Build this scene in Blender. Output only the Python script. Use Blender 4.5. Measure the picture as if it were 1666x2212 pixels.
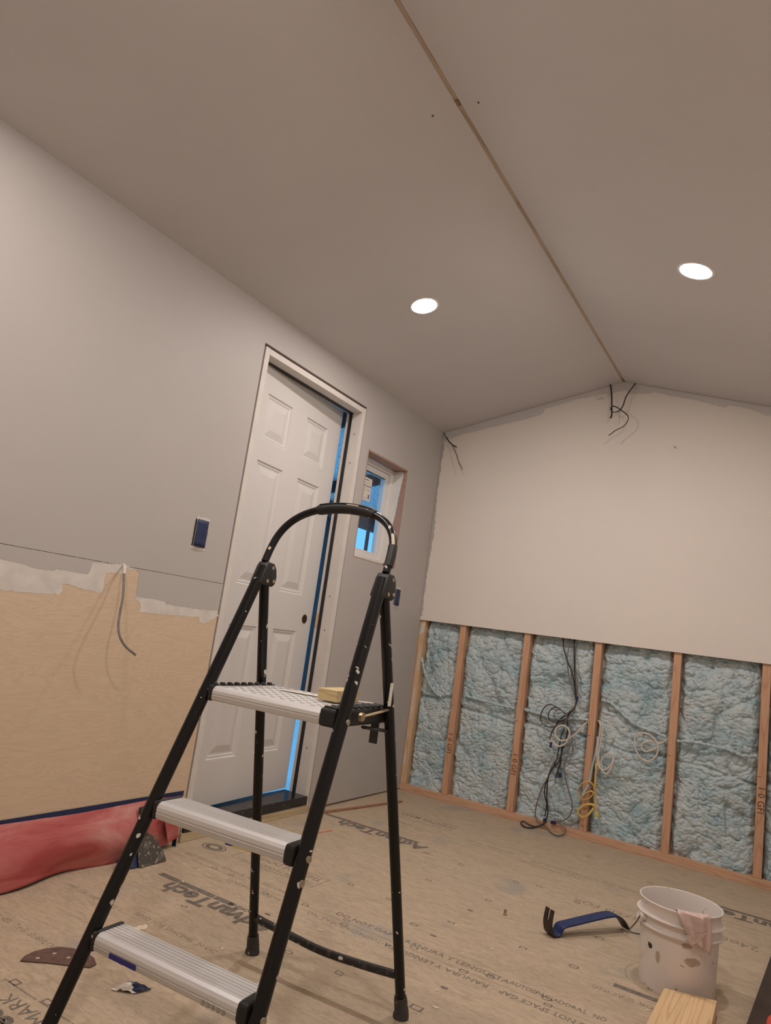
import bpy, bmesh, math, random
import numpy as np
from mathutils import Vector, Matrix

scene = bpy.context.scene
for o in list(bpy.data.objects):
    bpy.data.objects.remove(o, do_unlink=True)
C = scene.collection
random.seed(7)
PI = math.pi

# ------------------------------------------------------------------ camera
W, H, F = 1666, 2212, 1523.88
CAM = np.array([2.0946, -3.9797, 0.9262])
YAW, PITCH, ROLL = 0.5545, 0.1650, 0.1398
_f = np.array([-math.sin(YAW) * math.cos(PITCH), math.cos(YAW) * math.cos(PITCH), math.sin(PITCH)])
_r0 = np.array([math.cos(YAW), math.sin(YAW), 0.0])
_u0 = np.cross(_r0, _f)
_r = math.cos(ROLL) * _r0 + math.sin(ROLL) * _u0
_u = -math.sin(ROLL) * _r0 + math.cos(ROLL) * _u0
cd = bpy.data.cameras.new('camera')
cam = bpy.data.objects.new('camera', cd)
C.objects.link(cam)
cd.sensor_fit = 'VERTICAL'
cd.sensor_height = 24.0
cd.lens = F / H * 24.0
cd.clip_start = 0.02
cam.matrix_world = Matrix(((_r[0], _u[0], -_f[0], CAM[0]), (_r[1], _u[1], -_f[1], CAM[1]),
                           (_r[2], _u[2], -_f[2], CAM[2]), (0, 0, 0, 1)))
scene.camera = cam

# ------------------------------------------------------------------ world, exposure
w = bpy.data.worlds.new('world')
scene.world = w
w.use_nodes = True
bg = w.node_tree.nodes['Background']
bg.inputs[0].default_value = (0.17, 0.56, 1.0, 1)
bg.inputs[1].default_value = 1.35
scene.view_settings.view_transform = 'Standard'
scene.view_settings.look = 'None'
scene.view_settings.gamma = 1.0
scene.view_settings.use_curve_mapping = False
scene.view_settings.exposure = 0.0
LAMP_STRENGTH = 362.0
LAMP_COLOR = (1.0, 0.88, 0.815)

# room dimensions (metres): left wall x=0, far wall y=0, floor z=0
HE, RX, RZ = 2.2478, 1.1238, 2.5277
SL = (RZ - HE) / RX
WX = 2 * RX
YF = -4.75
SEAM = 1.0235


# ------------------------------------------------------------------ points on real surfaces
def ray(q):
    return _f + (q[0] - W / 2) / F * _r - (q[1] - H / 2) / F * _u


def hit(q, n, c):
    n = np.array(n, float)
    d = ray(q)
    return CAM + d * ((c - CAM @ n) / (d @ n))


def fl(q, z=0.0):
    return hit(q, (0, 0, 1), z)


def lw(q, x=0.0):
    return hit(q, (1, 0, 0), x)


def bw(q, y=0.0):
    return hit(q, (0, 1, 0), y)


# ------------------------------------------------------------------ materials
def new_mat(name):
    m = bpy.data.materials.new(name)
    m.use_nodes = True
    nt = m.node_tree
    return m, nt, nt.nodes['Principled BSDF']


def coords(nt, scale=(1, 1, 1), kind='Object'):
    tc = nt.nodes.new('ShaderNodeTexCoord')
    mp = nt.nodes.new('ShaderNodeMapping')
    mp.inputs['Scale'].default_value = scale
    nt.links.new(tc.outputs[kind], mp.inputs[0])
    return mp.outputs[0]


def noise(nt, vec, scale, detail=3, rough=0.5, dist=0.0):
    n = nt.nodes.new('ShaderNodeTexNoise')
    n.inputs['Scale'].default_value = scale
    n.inputs['Detail'].default_value = detail
    n.inputs['Roughness'].default_value = rough
    n.inputs['Distortion'].default_value = dist
    nt.links.new(vec, n.inputs['Vector'])
    return n.outputs['Fac']


def ramp(nt, fac, stops):
    r = nt.nodes.new('ShaderNodeValToRGB')
    el = r.color_ramp.elements
    while len(el) < len(stops):
        el.new(0.5)
    for e, (p, c) in zip(el, stops):
        e.position = p
        e.color = (c[0], c[1], c[2], 1)
    nt.links.new(fac, r.inputs[0])
    return r.outputs[0]


def mix(nt, fac, a, b, mode='MIX'):
    m = nt.nodes.new('ShaderNodeMix')
    m.data_type = 'RGBA'
    m.blend_type = mode
    for sock, v in ((m.inputs[0], fac), (m.inputs[6], a), (m.inputs[7], b)):
        if isinstance(v, (int, float)):
            sock.default_value = v
        elif isinstance(v, tuple):
            sock.default_value = (v[0], v[1], v[2], 1)
        else:
            nt.links.new(v, sock)
    return m.outputs[2]


def bump(nt, bsdf, h, strength=0.2, dist=0.002):
    b = nt.nodes.new('ShaderNodeBump')
    b.inputs['Strength'].default_value = strength
    b.inputs['Distance'].default_value = dist
    nt.links.new(h, b.inputs['Height'])
    nt.links.new(b.outputs[0], bsdf.inputs['Normal'])


def plain(name, col, rough=0.6, metal=0.0, var=0.06, scale=12, bstr=0.0, spec=None):
    m, nt, b = new_mat(name)
    v = coords(nt)
    n = noise(nt, v, scale, 4, 0.6)
    lo = tuple(max(0, c * (1 - var)) for c in col)
    hi = tuple(min(1, c * (1 + var)) for c in col)
    nt.links.new(ramp(nt, n, [(0.3, lo), (0.7, hi)]), b.inputs['Base Color'])
    b.inputs['Roughness'].default_value = rough
    b.inputs['Metallic'].default_value = metal
    if spec is not None:
        b.inputs['Specular IOR Level'].default_value = spec
    if bstr:
        bump(nt, b, noise(nt, v, scale * 12, 3), bstr, 0.001)
    return m


def speckled(name, col, spot, scale=55, thr=0.72, rough=0.45, metal=0.0, mid=None, mscale=9, mthr=0.68):
    """Base colour with splashes of another colour (dried paint)."""
    m, nt, b = new_mat(name)
    v = coords(nt)
    n1 = noise(nt, v, scale, 2, 0.4)
    s1 = ramp(nt, n1, [(thr, (0, 0, 0)), (thr + 0.02, (1, 1, 1))])
    base = ramp(nt, noise(nt, v, 8, 4), [(0.3, tuple(c * 0.88 for c in col)), (0.7, tuple(min(1, c * 1.1) for c in col))])
    if mid:
        s2 = ramp(nt, noise(nt, v, mscale, 4, 0.65), [(mthr, (0, 0, 0)), (mthr + 0.03, (1, 1, 1))])
        base = mix(nt, s2, base, mid)
    nt.links.new(mix(nt, s1, base, spot), b.inputs['Base Color'])
    b.inputs['Roughness'].default_value = rough
    b.inputs['Metallic'].default_value = metal
    return m


def wood(name, dark, light, axis='z', scale=1.0, rough=0.65, rings=9.0):
    m, nt, b = new_mat(name)
    st = {'x': (1.2, 14, 14), 'y': (14, 1.2, 14), 'z': (14, 14, 1.2)}[axis]
    v = coords(nt, tuple(s * scale for s in st))
    inf = nt.nodes.new('ShaderNodeObjectInfo')
    add = nt.nodes.new('ShaderNodeVectorMath')
    add.operation = 'ADD'
    sc = nt.nodes.new('ShaderNodeVectorMath')
    sc.operation = 'SCALE'
    sc.inputs[0].default_value = (7.3, 3.1, 5.7)
    nt.links.new(inf.outputs['Random'], sc.inputs['Scale'])
    nt.links.new(v, add.inputs[0])
    nt.links.new(sc.outputs[0], add.inputs[1])
    v = add.outputs[0]
    n = noise(nt, v, 1.0, 2, 0.5, 0.4)
    mm = nt.nodes.new('ShaderNodeMath')
    mm.operation = 'MULTIPLY'
    mm.inputs[1].default_value = rings
    nt.links.new(n, mm.inputs[0])
    fr = nt.nodes.new('ShaderNodeMath')
    fr.operation = 'PINGPONG'
    fr.inputs[1].default_value = 0.5
    nt.links.new(mm.outputs[0], fr.inputs[0])
    grain = ramp(nt, fr.outputs[0], [(0.05, light), (0.34, light), (0.5, dark)])
    fine = noise(nt, v, 6.0, 4, 0.7)
    col = mix(nt, 0.5, grain, ramp(nt, fine, [(0.35, tuple(c * 0.82 for c in light)), (0.65, tuple(min(1, c * 1.08) for c in light))]), 'MIX')
    nt.links.new(col, b.inputs['Base Color'])
    b.inputs['Roughness'].default_value = rough
    bump(nt, b, fine, 0.15, 0.001)
    return m


M = {}
M['paint'] = plain('greige_wall_paint', (0.445, 0.42, 0.402), 0.55, var=0.02, scale=3)
M['ceil'] = plain('greige_ceiling_paint', (0.575, 0.55, 0.545), 0.6, var=0.02, scale=3)
M['primer'] = plain('white_primer', (0.735, 0.69, 0.635), 0.6, var=0.025, scale=1.5)
M['patch'] = plain('white_primer_patch', (0.62, 0.59, 0.545), 0.65, var=0.10, scale=18)
M['gyp'] = plain('board_edge', (0.55, 0.5, 0.45), 0.8)
M['white'] = plain('white_door_paint', (0.625, 0.61, 0.595), 0.42, var=0.015, scale=5)
M['jamb'] = plain('primed_jamb', (0.63, 0.60, 0.565), 0.5, var=0.05, scale=10)
M['vinyl'] = plain('white_vinyl', (0.78, 0.78, 0.77), 0.35, var=0.02)
M['black'] = plain('black_plastic', (0.012, 0.0115, 0.012), 0.5, var=0.3, scale=20)
M['strip'] = plain('black_weatherstrip', (0.012, 0.011, 0.013), 0.55)
M['sill'] = speckled('black_threshold', (0.015, 0.015, 0.017), (0.10, 0.10, 0.10), 60, 0.7, 0.22)
M['tube'] = speckled('black_enamel_tube', (0.0035, 0.0035, 0.004), (0.65, 0.63, 0.58), 48, 0.70, 0.30)
for _m in ('tube',):
    M[_m].node_tree.nodes['Principled BSDF'].inputs['Specular IOR Level'].default_value = 0.35
M['tubedusty'] = speckled('dusty_black_tube', (0.012, 0.011, 0.011), (0.65, 0.62, 0.56), 60, 0.70, 0.5, 0, (0.055, 0.047, 0.04), 70, 0.55)
M['cap'] = speckled('black_rubber_cap', (0.011, 0.011, 0.011), (0.5, 0.48, 0.44), 70, 0.72, 0.55)
M['foot'] = speckled('grey_rubber_foot', (0.045, 0.042, 0.04), (0.28, 0.25, 0.21), 60, 0.62, 0.75)
M['rivet'] = plain('dull_rivet', (0.34, 0.29, 0.22), 0.55, 0.3, var=0.3, scale=90)
M['brass'] = plain('zinc_link', (0.42, 0.33, 0.2), 0.4, 0.8)
M['navy'] = plain('navy_masking_tape', (0.009, 0.021, 0.078), 0.55, var=0.25, scale=60)
M['cableb'] = plain('black_cable_sheath', (0.025, 0.022, 0.024), 0.5, var=0.2)
M['cableg'] = plain('grey_cable_sheath', (0.16, 0.145, 0.135), 0.55, var=0.3, scale=60)
M['cablew'] = plain('white_cable_sheath', (0.62, 0.57, 0.5), 0.5, var=0.12, scale=40)
M['cabley'] = plain('yellow_cable_sheath', (0.60, 0.42, 0.14), 0.5, var=0.12, scale=40)
M['yellow'] = plain('yellow_card', (0.66, 0.56, 0.15), 0.5, var=0.05)
M['blue'] = plain('blue_card', (0.02, 0.025, 0.2), 0.5)
M['red'] = plain('red_plastic', (0.62, 0.05, 0.03), 0.4)
M['ink'] = plain('grey_print_ink', (0.16, 0.14, 0.12), 0.75, var=0.5, scale=70)
M['inkf'] = plain('faded_print_ink', (0.25, 0.21, 0.17), 0.75, var=0.4, scale=70)
for _n in ('ink', 'inkf'):
    _m = M[_n]
    _nt = _m.node_tree
    _b = _nt.nodes['Principled BSDF']
    _al = ramp(_nt, noise(_nt, coords(_nt, (1, 1, 1), 'Object'), 190, 3, 0.7), [(0.42, (0, 0, 0)), (0.56, (1, 1, 1))] if _n == 'inkf' else [(0.36, (0.1, 0.1, 0.1)), (0.5, (1, 1, 1))])
    _nt.links.new(_al, _b.inputs['Alpha'])
M['grime'] = plain('brown_grime', (0.43, 0.34, 0.275), 0.6, var=0.2, scale=60)
M['pencil'] = plain('dark_marker', (0.10, 0.045, 0.025), 0.7)
M['blob'] = plain('dried_compound', (0.70, 0.62, 0.48), 0.75, var=0.1, scale=40)
M['rag'] = plain('pinkish_rag', (0.60, 0.47, 0.43), 0.95, var=0.12, scale=70, bstr=0.5)
M['brown'] = plain('dark_brown_board', (0.045, 0.027, 0.02), 0.7, var=0.2, scale=10)
M['sand'] = plain('brown_sandpaper', (0.13, 0.075, 0.06), 0.95, var=0.25, scale=60, bstr=0.6)
M['iron'] = plain('worn_steel', (0.05, 0.038, 0.032), 0.5, 0.5, var=0.4, scale=40)
M['prybl'] = plain('blue_enamel', (0.014, 0.03, 0.12), 0.38, 0.15, var=0.25, scale=40)
M['blade'] = speckled('caked_blade', (0.055, 0.047, 0.038), (0.27, 0.23, 0.17), 75, 0.62, 0.7, 0.0, (0.10, 0.09, 0.075), 24, 0.52)
M['paper'] = plain('white_paper', (0.72, 0.69, 0.63), 0.8, var=0.05)
M['text'] = plain('label_text', (0.12, 0.12, 0.14), 0.7)
M['wire'] = plain('galvanised_wire', (0.16, 0.14, 0.11), 0.4, 0.8)
M['alu'] = None
M['stud'] = wood('fir_stud', (0.40, 0.20, 0.11), (0.58, 0.345, 0.215), 'z')
M['plate'] = wood('fir_plate', (0.42, 0.22, 0.13), (0.60, 0.37, 0.24), 'x')
M['pale'] = wood('pale_stud', (0.46, 0.28, 0.15), (0.64, 0.44, 0.27), 'z')
M['block'] = wood('treated_block', (0.30, 0.21, 0.09), (0.60, 0.46, 0.24), 'x', 1.6, rings=7)
M['pine'] = wood('pine_board', (0.36, 0.19, 0.08), (0.68, 0.48, 0.27), 'y', 0.75, rings=13)
M['trimw'] = wood('brown_lath', (0.15, 0.075, 0.04), (0.30, 0.16, 0.09), 'y')
M['treated'] = wood('treated_sill', (0.36, 0.28, 0.15), (0.52, 0.43, 0.27), 'y')
M['ro'] = wood('opening_wood', (0.24, 0.12, 0.075), (0.42, 0.24, 0.16), 'y')
M['reveal'] = wood('reveal_timber', (0.26, 0.14, 0.085), (0.40, 0.25, 0.18), 'y')
M['ridge'] = wood('ridge_strip', (0.26, 0.18, 0.12), (0.48, 0.38, 0.27), 'y')

# aluminium
m, nt, b = new_mat('brushed_aluminium')
v = coords(nt, (1.0, 40, 40))
n = noise(nt, v, 3.0, 4, 0.6)
nt.links.new(ramp(nt, n, [(0.3, (0.63, 0.625, 0.62)), (0.7, (0.74, 0.735, 0.73))]), b.inputs['Base Color'])
b.inputs['Metallic'].default_value = 0.35
b.inputs['Roughness'].default_value = 0.45
M['alu'] = m
m, nt, b = new_mat('dusty_aluminium')
v = coords(nt)
n = noise(nt, v, 22, 5, 0.65)
nt.links.new(ramp(nt, n, [(0.3, (0.36, 0.34, 0.30)), (0.7, (0.50, 0.48, 0.44))]), b.inputs['Base Color'])
b.inputs['Metallic'].default_value = 0.35
b.inputs['Roughness'].default_value = 0.55
M['aludust'] = m

# subfloor panel: fine pressed strands
m, nt, b = new_mat('subfloor_panel')
v = coords(nt, (1, 1, 1), 'Object')
vs = coords(nt, (6.5, 21, 1), 'Object')
vo = nt.nodes.new('ShaderNodeTexVoronoi')
vo.inputs['Scale'].default_value = 2.2
vo.inputs['Randomness'].default_value = 1.0
nt.links.new(vs, vo.inputs['Vector'])
sep = nt.nodes.new('ShaderNodeSeparateColor')
nt.links.new(vo.outputs['Color'], sep.inputs[0])
st = ramp(nt, sep.outputs[0], [(0.0, (0.36, 0.285, 0.195)), (0.5, (0.445, 0.355, 0.25)), (1.0, (0.505, 0.405, 0.29))])
fn = noise(nt, vs, 3.5, 5, 0.7, 1.2)
col = mix(nt, 0.75, st, ramp(nt, fn, [(0.35, (0.345, 0.272, 0.187)), (0.62, (0.51, 0.41, 0.30))]))
dark = ramp(nt, noise(nt, vs, 2.4, 3, 0.7, 2.0), [(0.70, (0, 0, 0)), (0.76, (1, 1, 1))])
col = mix(nt, dark, col, (0.19, 0.145, 0.105))
sm = ramp(nt, noise(nt, v, 3.4, 4, 0.55), [(0.60, (0, 0, 0)), (0.68, (0.62, 0.62, 0.62))])
col = mix(nt, sm, col, (0.30, 0.285, 0.26))
pl = ramp(nt, noise(nt, v, 30, 3, 0.6), [(0.74, (0, 0, 0)), (0.77, (0.8, 0.8, 0.8))])
col = mix(nt, pl, col, (0.58, 0.49, 0.37))
nt.links.new(col, b.inputs['Base Color'])
b.inputs['Roughness'].default_value = 0.62
bump(nt, b, fn, 0.15, 0.001)
M['floor'] = m

# plywood sheet on the left wall (grain runs along y)
m, nt, b = new_mat('birch_plywood')
v = coords(nt, (1, 1.3, 9))
n = noise(nt, v, 1.6, 4, 0.6, 1.6)
mm = nt.nodes.new('ShaderNodeMath'); mm.operation = 'MULTIPLY'; mm.inputs[1].default_value = 9
nt.links.new(n, mm.inputs[0])
fr = nt.nodes.new('ShaderNodeMath'); fr.operation = 'PINGPONG'; fr.inputs[1].default_value = 0.5
nt.links.new(mm.outputs[0], fr.inputs[0])
c1 = ramp(nt, fr.outputs[0], [(0.0, (0.585, 0.455, 0.325)), (0.5, (0.645, 0.515, 0.375))])
fl_ = noise(nt, coords(nt, (1, 7, 60)), 2.0, 4, 0.7, 0.5)
c2 = ramp(nt, fl_, [(0.60, (0, 0, 0)), (0.74, (0.45, 0.45, 0.45))])
nt.links.new(mix(nt, c2, c1, (0.46, 0.32, 0.205)), b.inputs['Base Color'])
b.inputs['Roughness'].default_value = 0.6
M['ply'] = m

# spray foam
m, nt, b = new_mat('blue_spray_foam')
v = coords(nt)
n1 = noise(nt, v, 5.5, 4, 0.6)
n2 = noise(nt, v, 26, 4, 0.65)
col = ramp(nt, n1, [(0.33, (0.32, 0.46, 0.51)), (0.48, (0.455, 0.545, 0.57)), (0.7, (0.52, 0.58, 0.59))])
bl = ramp(nt, n2, [(0.50, (0, 0, 0)), (0.72, (0.6, 0.6, 0.6))])
col = mix(nt, bl, col, (0.20, 0.36, 0.44))
nt.links.new(col, b.inputs['Base Color'])
b.inputs['Roughness'].default_value = 0.5
bump(nt, b, noise(nt, v, 150, 3, 0.6), 0.5, 0.002)
M['foam'] = m

# red sheeting, random paler patches standing in for its lit top
m, nt, b = new_mat('red_rosin_paper')
v = coords(nt, (1, 0.6, 2.2))
n = noise(nt, v, 5, 4, 0.6, 0.6)
nt.links.new(ramp(nt, n, [(0.36, (0.37, 0.06, 0.06)), (0.50, (0.45, 0.12, 0.11)), (0.66, (0.53, 0.24, 0.215))]), b.inputs['Base Color'])
b.inputs['Roughness'].default_value = 0.7
M['rosin'] = m

# bucket plastic with grime
m, nt, b = new_mat('bucket_plastic')
v = coords(nt)
col = ramp(nt, noise(nt, v, 6, 3), [(0.3, (0.70, 0.65, 0.61)), (0.7, (0.77, 0.715, 0.68))])
g1 = ramp(nt, noise(nt, v, 34, 4, 0.6), [(0.665, (0, 0, 0)), (0.70, (1, 1, 1))])
col = mix(nt, g1, col, (0.33, 0.25, 0.19))
g2 = ramp(nt, noise(nt, coords(nt, (1.5, 1.5, 0.9)), 9, 4, 0.7), [(0.675, (0, 0, 0)), (0.70, (0.85, 0.85, 0.85))])
col = mix(nt, g2, col, (0.40, 0.31, 0.25))
nt.links.new(col, b.inputs['Base Color'])
b.inputs['Roughness'].default_value = 0.42
M['bucket'] = m

# lamp diffuser
m, nt, b = new_mat('lit_diffuser')
b.inputs['Base Color'].default_value = (0.8, 0.8, 0.8, 1)
b.inputs['Emission Color'].default_value = (*LAMP_COLOR, 1)
b.inputs['Emission Strength'].default_value = LAMP_STRENGTH
M['lamp'] = m

# glass
m, nt, b = new_mat('window_glass')
for nn in list(nt.nodes):
    if nn.type == 'BSDF_PRINCIPLED':
        nt.nodes.remove(nn)
tr = nt.nodes.new('ShaderNodeBsdfTransparent')
tr.inputs[0].default_value = (0.9, 0.95, 0.97, 1)
gl = nt.nodes.new('ShaderNodeBsdfGlossy')
gl.inputs['Roughness'].default_value = 0.03
ms = nt.nodes.new('ShaderNodeMixShader')
ms.inputs[0].default_value = 0.06
nt.links.new(tr.outputs[0], ms.inputs[1])
nt.links.new(gl.outputs[0], ms.inputs[2])
nt.links.new(ms.outputs[0], nt.nodes['Material Output'].inputs[0])
M['glass'] = m

# outside
M['snow'] = plain('snow', (0.85, 0.88, 0.92), 0.7, var=0.05, scale=3)
m, nt, b = new_mat('foil_osb')
v = coords(nt)
n = noise(nt, v, 45, 4, 0.75)
nt.links.new(ramp(nt, n, [(0.40, (0.35, 0.30, 0.32)), (0.5, (0.9, 0.82, 0.82)), (0.62, (0.62, 0.55, 0.56))]), b.inputs['Base Color'])
b.inputs['Roughness'].default_value = 0.5
b.inputs['Metallic'].default_value = 0.3
M['osb'] = m
M['darkwood'] = plain('dark_outdoor_timber', (0.05, 0.035, 0.035), 0.9, var=0.3, scale=9)
M['siding'] = plain('dark_siding', (0.05, 0.03, 0.03), 0.9, var=0.2, scale=6)


# ------------------------------------------------------------------ mesh helpers
class MB:
    def __init__(self):
        self.v = []
        self.f = []

    def add(self, vs, fs):
        o = len(self.v)
        self.v += [tuple(map(float, p)) for p in vs]
        self.f += [tuple(i + o for i in f) for f in fs]
        return self

    def box(self, x0, x1, y0, y1, z0, z1):
        vs = [(x0, y0, z0), (x1, y0, z0), (x1, y1, z0), (x0, y1, z0), (x0, y0, z1), (x1, y0, z1), (x1, y1, z1), (x0, y1, z1)]
        return self.add(vs, [(0, 3, 2, 1), (4, 5, 6, 7), (0, 1, 5, 4), (1, 2, 6, 5), (2, 3, 7, 6), (3, 0, 4, 7)])

    def prism(self, poly, d, origin=(0, 0, 0)):
        """poly: 3D loop, d: extrusion vector"""
        n = len(poly)
        a = [np.array(p, float) + np.array(origin) for p in poly]
        bb = [p + np.array(d, float) for p in a]
        fs = [tuple(range(n - 1, -1, -1)), tuple(range(n, 2 * n))]
        fs += [(i, (i + 1) % n, n + (i + 1) % n, n + i) for i in range(n)]
        return self.add(a + bb, fs)

    def tube(self, pts, r, n=10, cap=True, flat=None):
        """round tube along a polyline; flat=(ratio) squashes the section"""
        P = [np.array(p, float) for p in pts]
        rs = r if isinstance(r, (list, tuple)) else [r] * len(P)
        vs = []
        prev = None
        for i, p in enumerate(P):
            t = P[min(i + 1, len(P) - 1)] - P[max(i - 1, 0)]
            t = t / (np.linalg.norm(t) + 1e-12)
            if prev is None:
                a = np.array([0, 0, 1.0]) if abs(t[2]) < 0.9 else np.array([1.0, 0, 0])
                s = np.cross(t, a)
            else:
                s = prev - t * (prev @ t)
            s /= np.linalg.norm(s) + 1e-12
            prev = s
            q = np.cross(t, s)
            k = flat or 1.0
            for j in range(n):
                an = 2 * PI * j / n
                vs.append(p + rs[i] * (math.cos(an) * s + k * math.sin(an) * q))
        fs = []
        for i in range(len(P) - 1):
            for j in range(n):
                fs.append((i * n + j, i * n + (j + 1) % n, (i + 1) * n + (j + 1) % n, (i + 1) * n + j))
        if cap:
            fs.append(tuple(range(n - 1, -1, -1)))
            k = (len(P) - 1) * n
            fs.append(tuple(range(k, k + n)))
        return self.add(vs, fs)

    def lathe(self, prof, n=48, c=(0, 0, 0), close=False):
        vs = []
        for r, z in prof:
            for j in range(n):
                a = 2 * PI * j / n
                vs.append((c[0] + r * math.cos(a), c[1] + r * math.sin(a), c[2] + z))
        fs = []
        for i in range(len(prof) - 1):
            for j in range(n):
                fs.append((i * n + j, i * n + (j + 1) % n, (i + 1) * n + (j + 1) % n, (i + 1) * n + j))
        if close:
            fs.append(tuple(range(n - 1, -1, -1)))
            k = (len(prof) - 1) * n
            fs.append(tuple(range(k, k + n)))
        return self.add(vs, fs)

    def build(self, name, mat, parent=None, smooth=False, bevel=0.0, seg=2, origin=None, fixn=True):
        vs = self.v
        if origin is not None:
            vs = [(p[0] - origin[0], p[1] - origin[1], p[2] - origin[2]) for p in vs]
        me = bpy.data.meshes.new(name)
        me.from_pydata(vs, [], self.f)
        bm = bmesh.new()
        bm.from_mesh(me)
        if fixn:
            bmesh.ops.recalc_face_normals(bm, faces=bm.faces)
        if bevel:
            es = [e for e in bm.edges if len(e.link_faces) == 2 and e.calc_face_angle(0) > 0.6]
            bmesh.ops.bevel(bm, geom=es, offset=bevel, segments=seg, affect='EDGES', profile=0.5)
        big = [f for f in bm.faces if len(f.verts) > 4]
        if big:
            bmesh.ops.triangulate(bm, faces=big)
        bm.to_mesh(me)
        bm.free()
        if smooth:
            for p in me.polygons:
                p.use_smooth = True
            try:
                me.set_sharp_from_angle(angle=0.7)
            except Exception:
                pass
        me.materials.append(mat if not isinstance(mat, str) else M[mat])
        o = bpy.data.objects.new(name, me)
        C.objects.link(o)
        if origin is not None:
            o.location = origin
        if parent:
            o.parent = parent
        return o


def tag(o, label, cat=None, group=None, kind=None):
    if label:
        o['label'] = label
    if cat:
        o['category'] = cat
    if group:
        o['group'] = group
    if kind:
        o['kind'] = kind
    return o


def empty(name, loc=(0, 0, 0), rz=0.0):
    o = bpy.data.objects.new(name, None)
    o.empty_display_size = 0.05
    C.objects.link(o)
    o.location = loc
    o.rotation_euler = (0, 0, rz)
    return o


def box(name, mat, parent, x0, x1, y0, y1, z0, z1, bevel=0.0):
    return MB().box(x0, x1, y0, y1, z0, z1).build(name, mat, parent, bevel=bevel)


def smooth_path(pts, k=6):
    P = [np.array(p, float) for p in pts]
    P = [2 * P[0] - P[1]] + P + [2 * P[-1] - P[-2]]
    out = []
    for i in range(1, len(P) - 2):
        a, b_, c, d = P[i - 1], P[i], P[i + 1], P[i + 2]
        for j in range(k):
            t = j / k
            out.append(0.5 * (2 * b_ + (c - a) * t + (2 * a - 5 * b_ + 4 * c - d) * t * t + (3 * b_ - a - 3 * c + d) * t ** 3))
    out.append(P[-2])
    return out


def ragged(poly, step=0.006, amp=0.0025, rnd=None):
    rnd = rnd or random
    out = []
    n = len(poly)
    for i in range(n):
        a = np.array(poly[i], float)
        b_ = np.array(poly[(i + 1) % n], float)
        L = np.linalg.norm(b_ - a)
        k = max(1, int(L / step))
        for j in range(k):
            p = a + (b_ - a) * j / k
            if amp:
                p = p + np.array([rnd.uniform(-amp, amp), rnd.uniform(-amp, amp)])
            out.append(p)
    return out


FONT_CACHE = {}


def text_mesh(name, s, size, mat, parent, loc, rot, align='LEFT', sx=1.0, bold=0.0):
    cu = bpy.data.curves.new(name, 'FONT')
    cu.body = s
    cu.size = size
    cu.align_x = align
    cu.resolution_u = 2
    cu.offset = bold
    t = bpy.data.objects.new(name + '_tmp', cu)
    C.objects.link(t)
    bpy.context.view_layer.update()
    dg = bpy.context.evaluated_depsgraph_get()
    me = bpy.data.meshes.new_from_object(t.evaluated_get(dg))
    bpy.data.objects.remove(t, do_unlink=True)
    me.materials.clear()
    me.materials.append(M[mat])
    o = bpy.data.objects.new(name, me)
    C.objects.link(o)
    o.parent = parent
    o.location = loc
    o.rotation_euler = rot
    o.scale = (sx, 1, 1)
    return o


# ================================================================== SETTING
# ---- floor
floor = box('floor', 'floor', None, -0.13, WX + 0.1, YF - 0.1, 0.1, -0.06, -0.02)
tag(floor, 'tan pressed-strand subfloor panels with printed lettering', 'floor', kind='structure')
ys = [0.1, -0.662, -1.881, -3.10, YF - 0.1]
for i in range(4):
    for (xa, xb) in ((-0.13, WX + 0.1),):
        o = MB().box(xa + 0.0008, xb - 0.0008, ys[i + 1] + 0.0008, ys[i] - 0.0008, -0.02, 0).build('floor_panel', 'floor', floor)

# printed lettering on the panels
TZ = 0.0004


def ftext(s, x, y, size, mat='ink', flip=False, sx=1.0, bold=0.0):
    return text_mesh('printed_lettering', s, size, mat, floor, (x, y, TZ), (0, 0, PI if flip else 0.0), sx=sx, bold=bold)


ftext('SELF SPACING TONGUE AND GROOVE.', 0.10, -1.853, 0.030, 'inkf', sx=0.93)
ftext('DO NOT GAP', 0.80, -1.853, 0.034, sx=1.0)
ftext('RANURA Y LENGÜETA', 1.06, -1.855, 0.034, sx=0.98)
ftext('AUTOESPACIADORAS. NO', 1.325, -1.850, 0.034, sx=0.98) if False else None
ftext('AUTOSPACIADORAS.  NO', 1.40, -1.850, 0.032, sx=0.72)
ftext('RANURA Y LENGÜETA', 1.365, -1.905, 0.034, flip=True, sx=0.98)
ftext('AUTOSPACIADORAS. NO', 1.055, -1.903, 0.033, 'inkf', flip=True, sx=0.85)
ftext('DO NOT SPACE GAP', 1.66, -1.903, 0.033, flip=True, sx=0.85)
ftext('SUBFLOORING', 0.62, -1.903, 0.030, 'inkf', flip=True, sx=1.2)


def bar(x0, x1, y0, y1, mat='ink', name='printed_bar'):
    return MB().add([(x0, y0, TZ), (x1, y0, TZ), (x1, y1, TZ), (x0, y1, TZ)], [(0, 1, 2, 3)]).build(name, mat, floor)


# big logo, rotated half a turn, with its bar on the far side
ftext('AdvanTech', 0.742, -2.085, 0.105, flip=True, sx=0.95, bold=0.004)
for xa, xb in ((0.205, 0.30), (0.305, 0.46), (0.465, 0.545)):
    bar(xa, xb, -2.075, -2.050)
ftext('FLOORING', 0.66, -2.052, 0.027, flip=True, bold=0.001)
ftext('AdvanTech', 0.66, -0.905, 0.105, flip=True, sx=0.98, bold=0.004)
bar(0.08, 0.60, -0.897, -0.873)
ftext('AdvanTech', 2.20, -0.515, 0.105, flip=True, sx=0.98, bold=0.004)
bar(1.76, 2.2, -0.50, -0.475)
bar(1.635, 1.77, -1.617, -1.592)
ftext('SIZED FOR SPACING', 1.86, -1.655, 0.03, 'inkf', flip=True)
ftext('DE', 1.715, -1.55, 0.045, sx=1.1)
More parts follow.
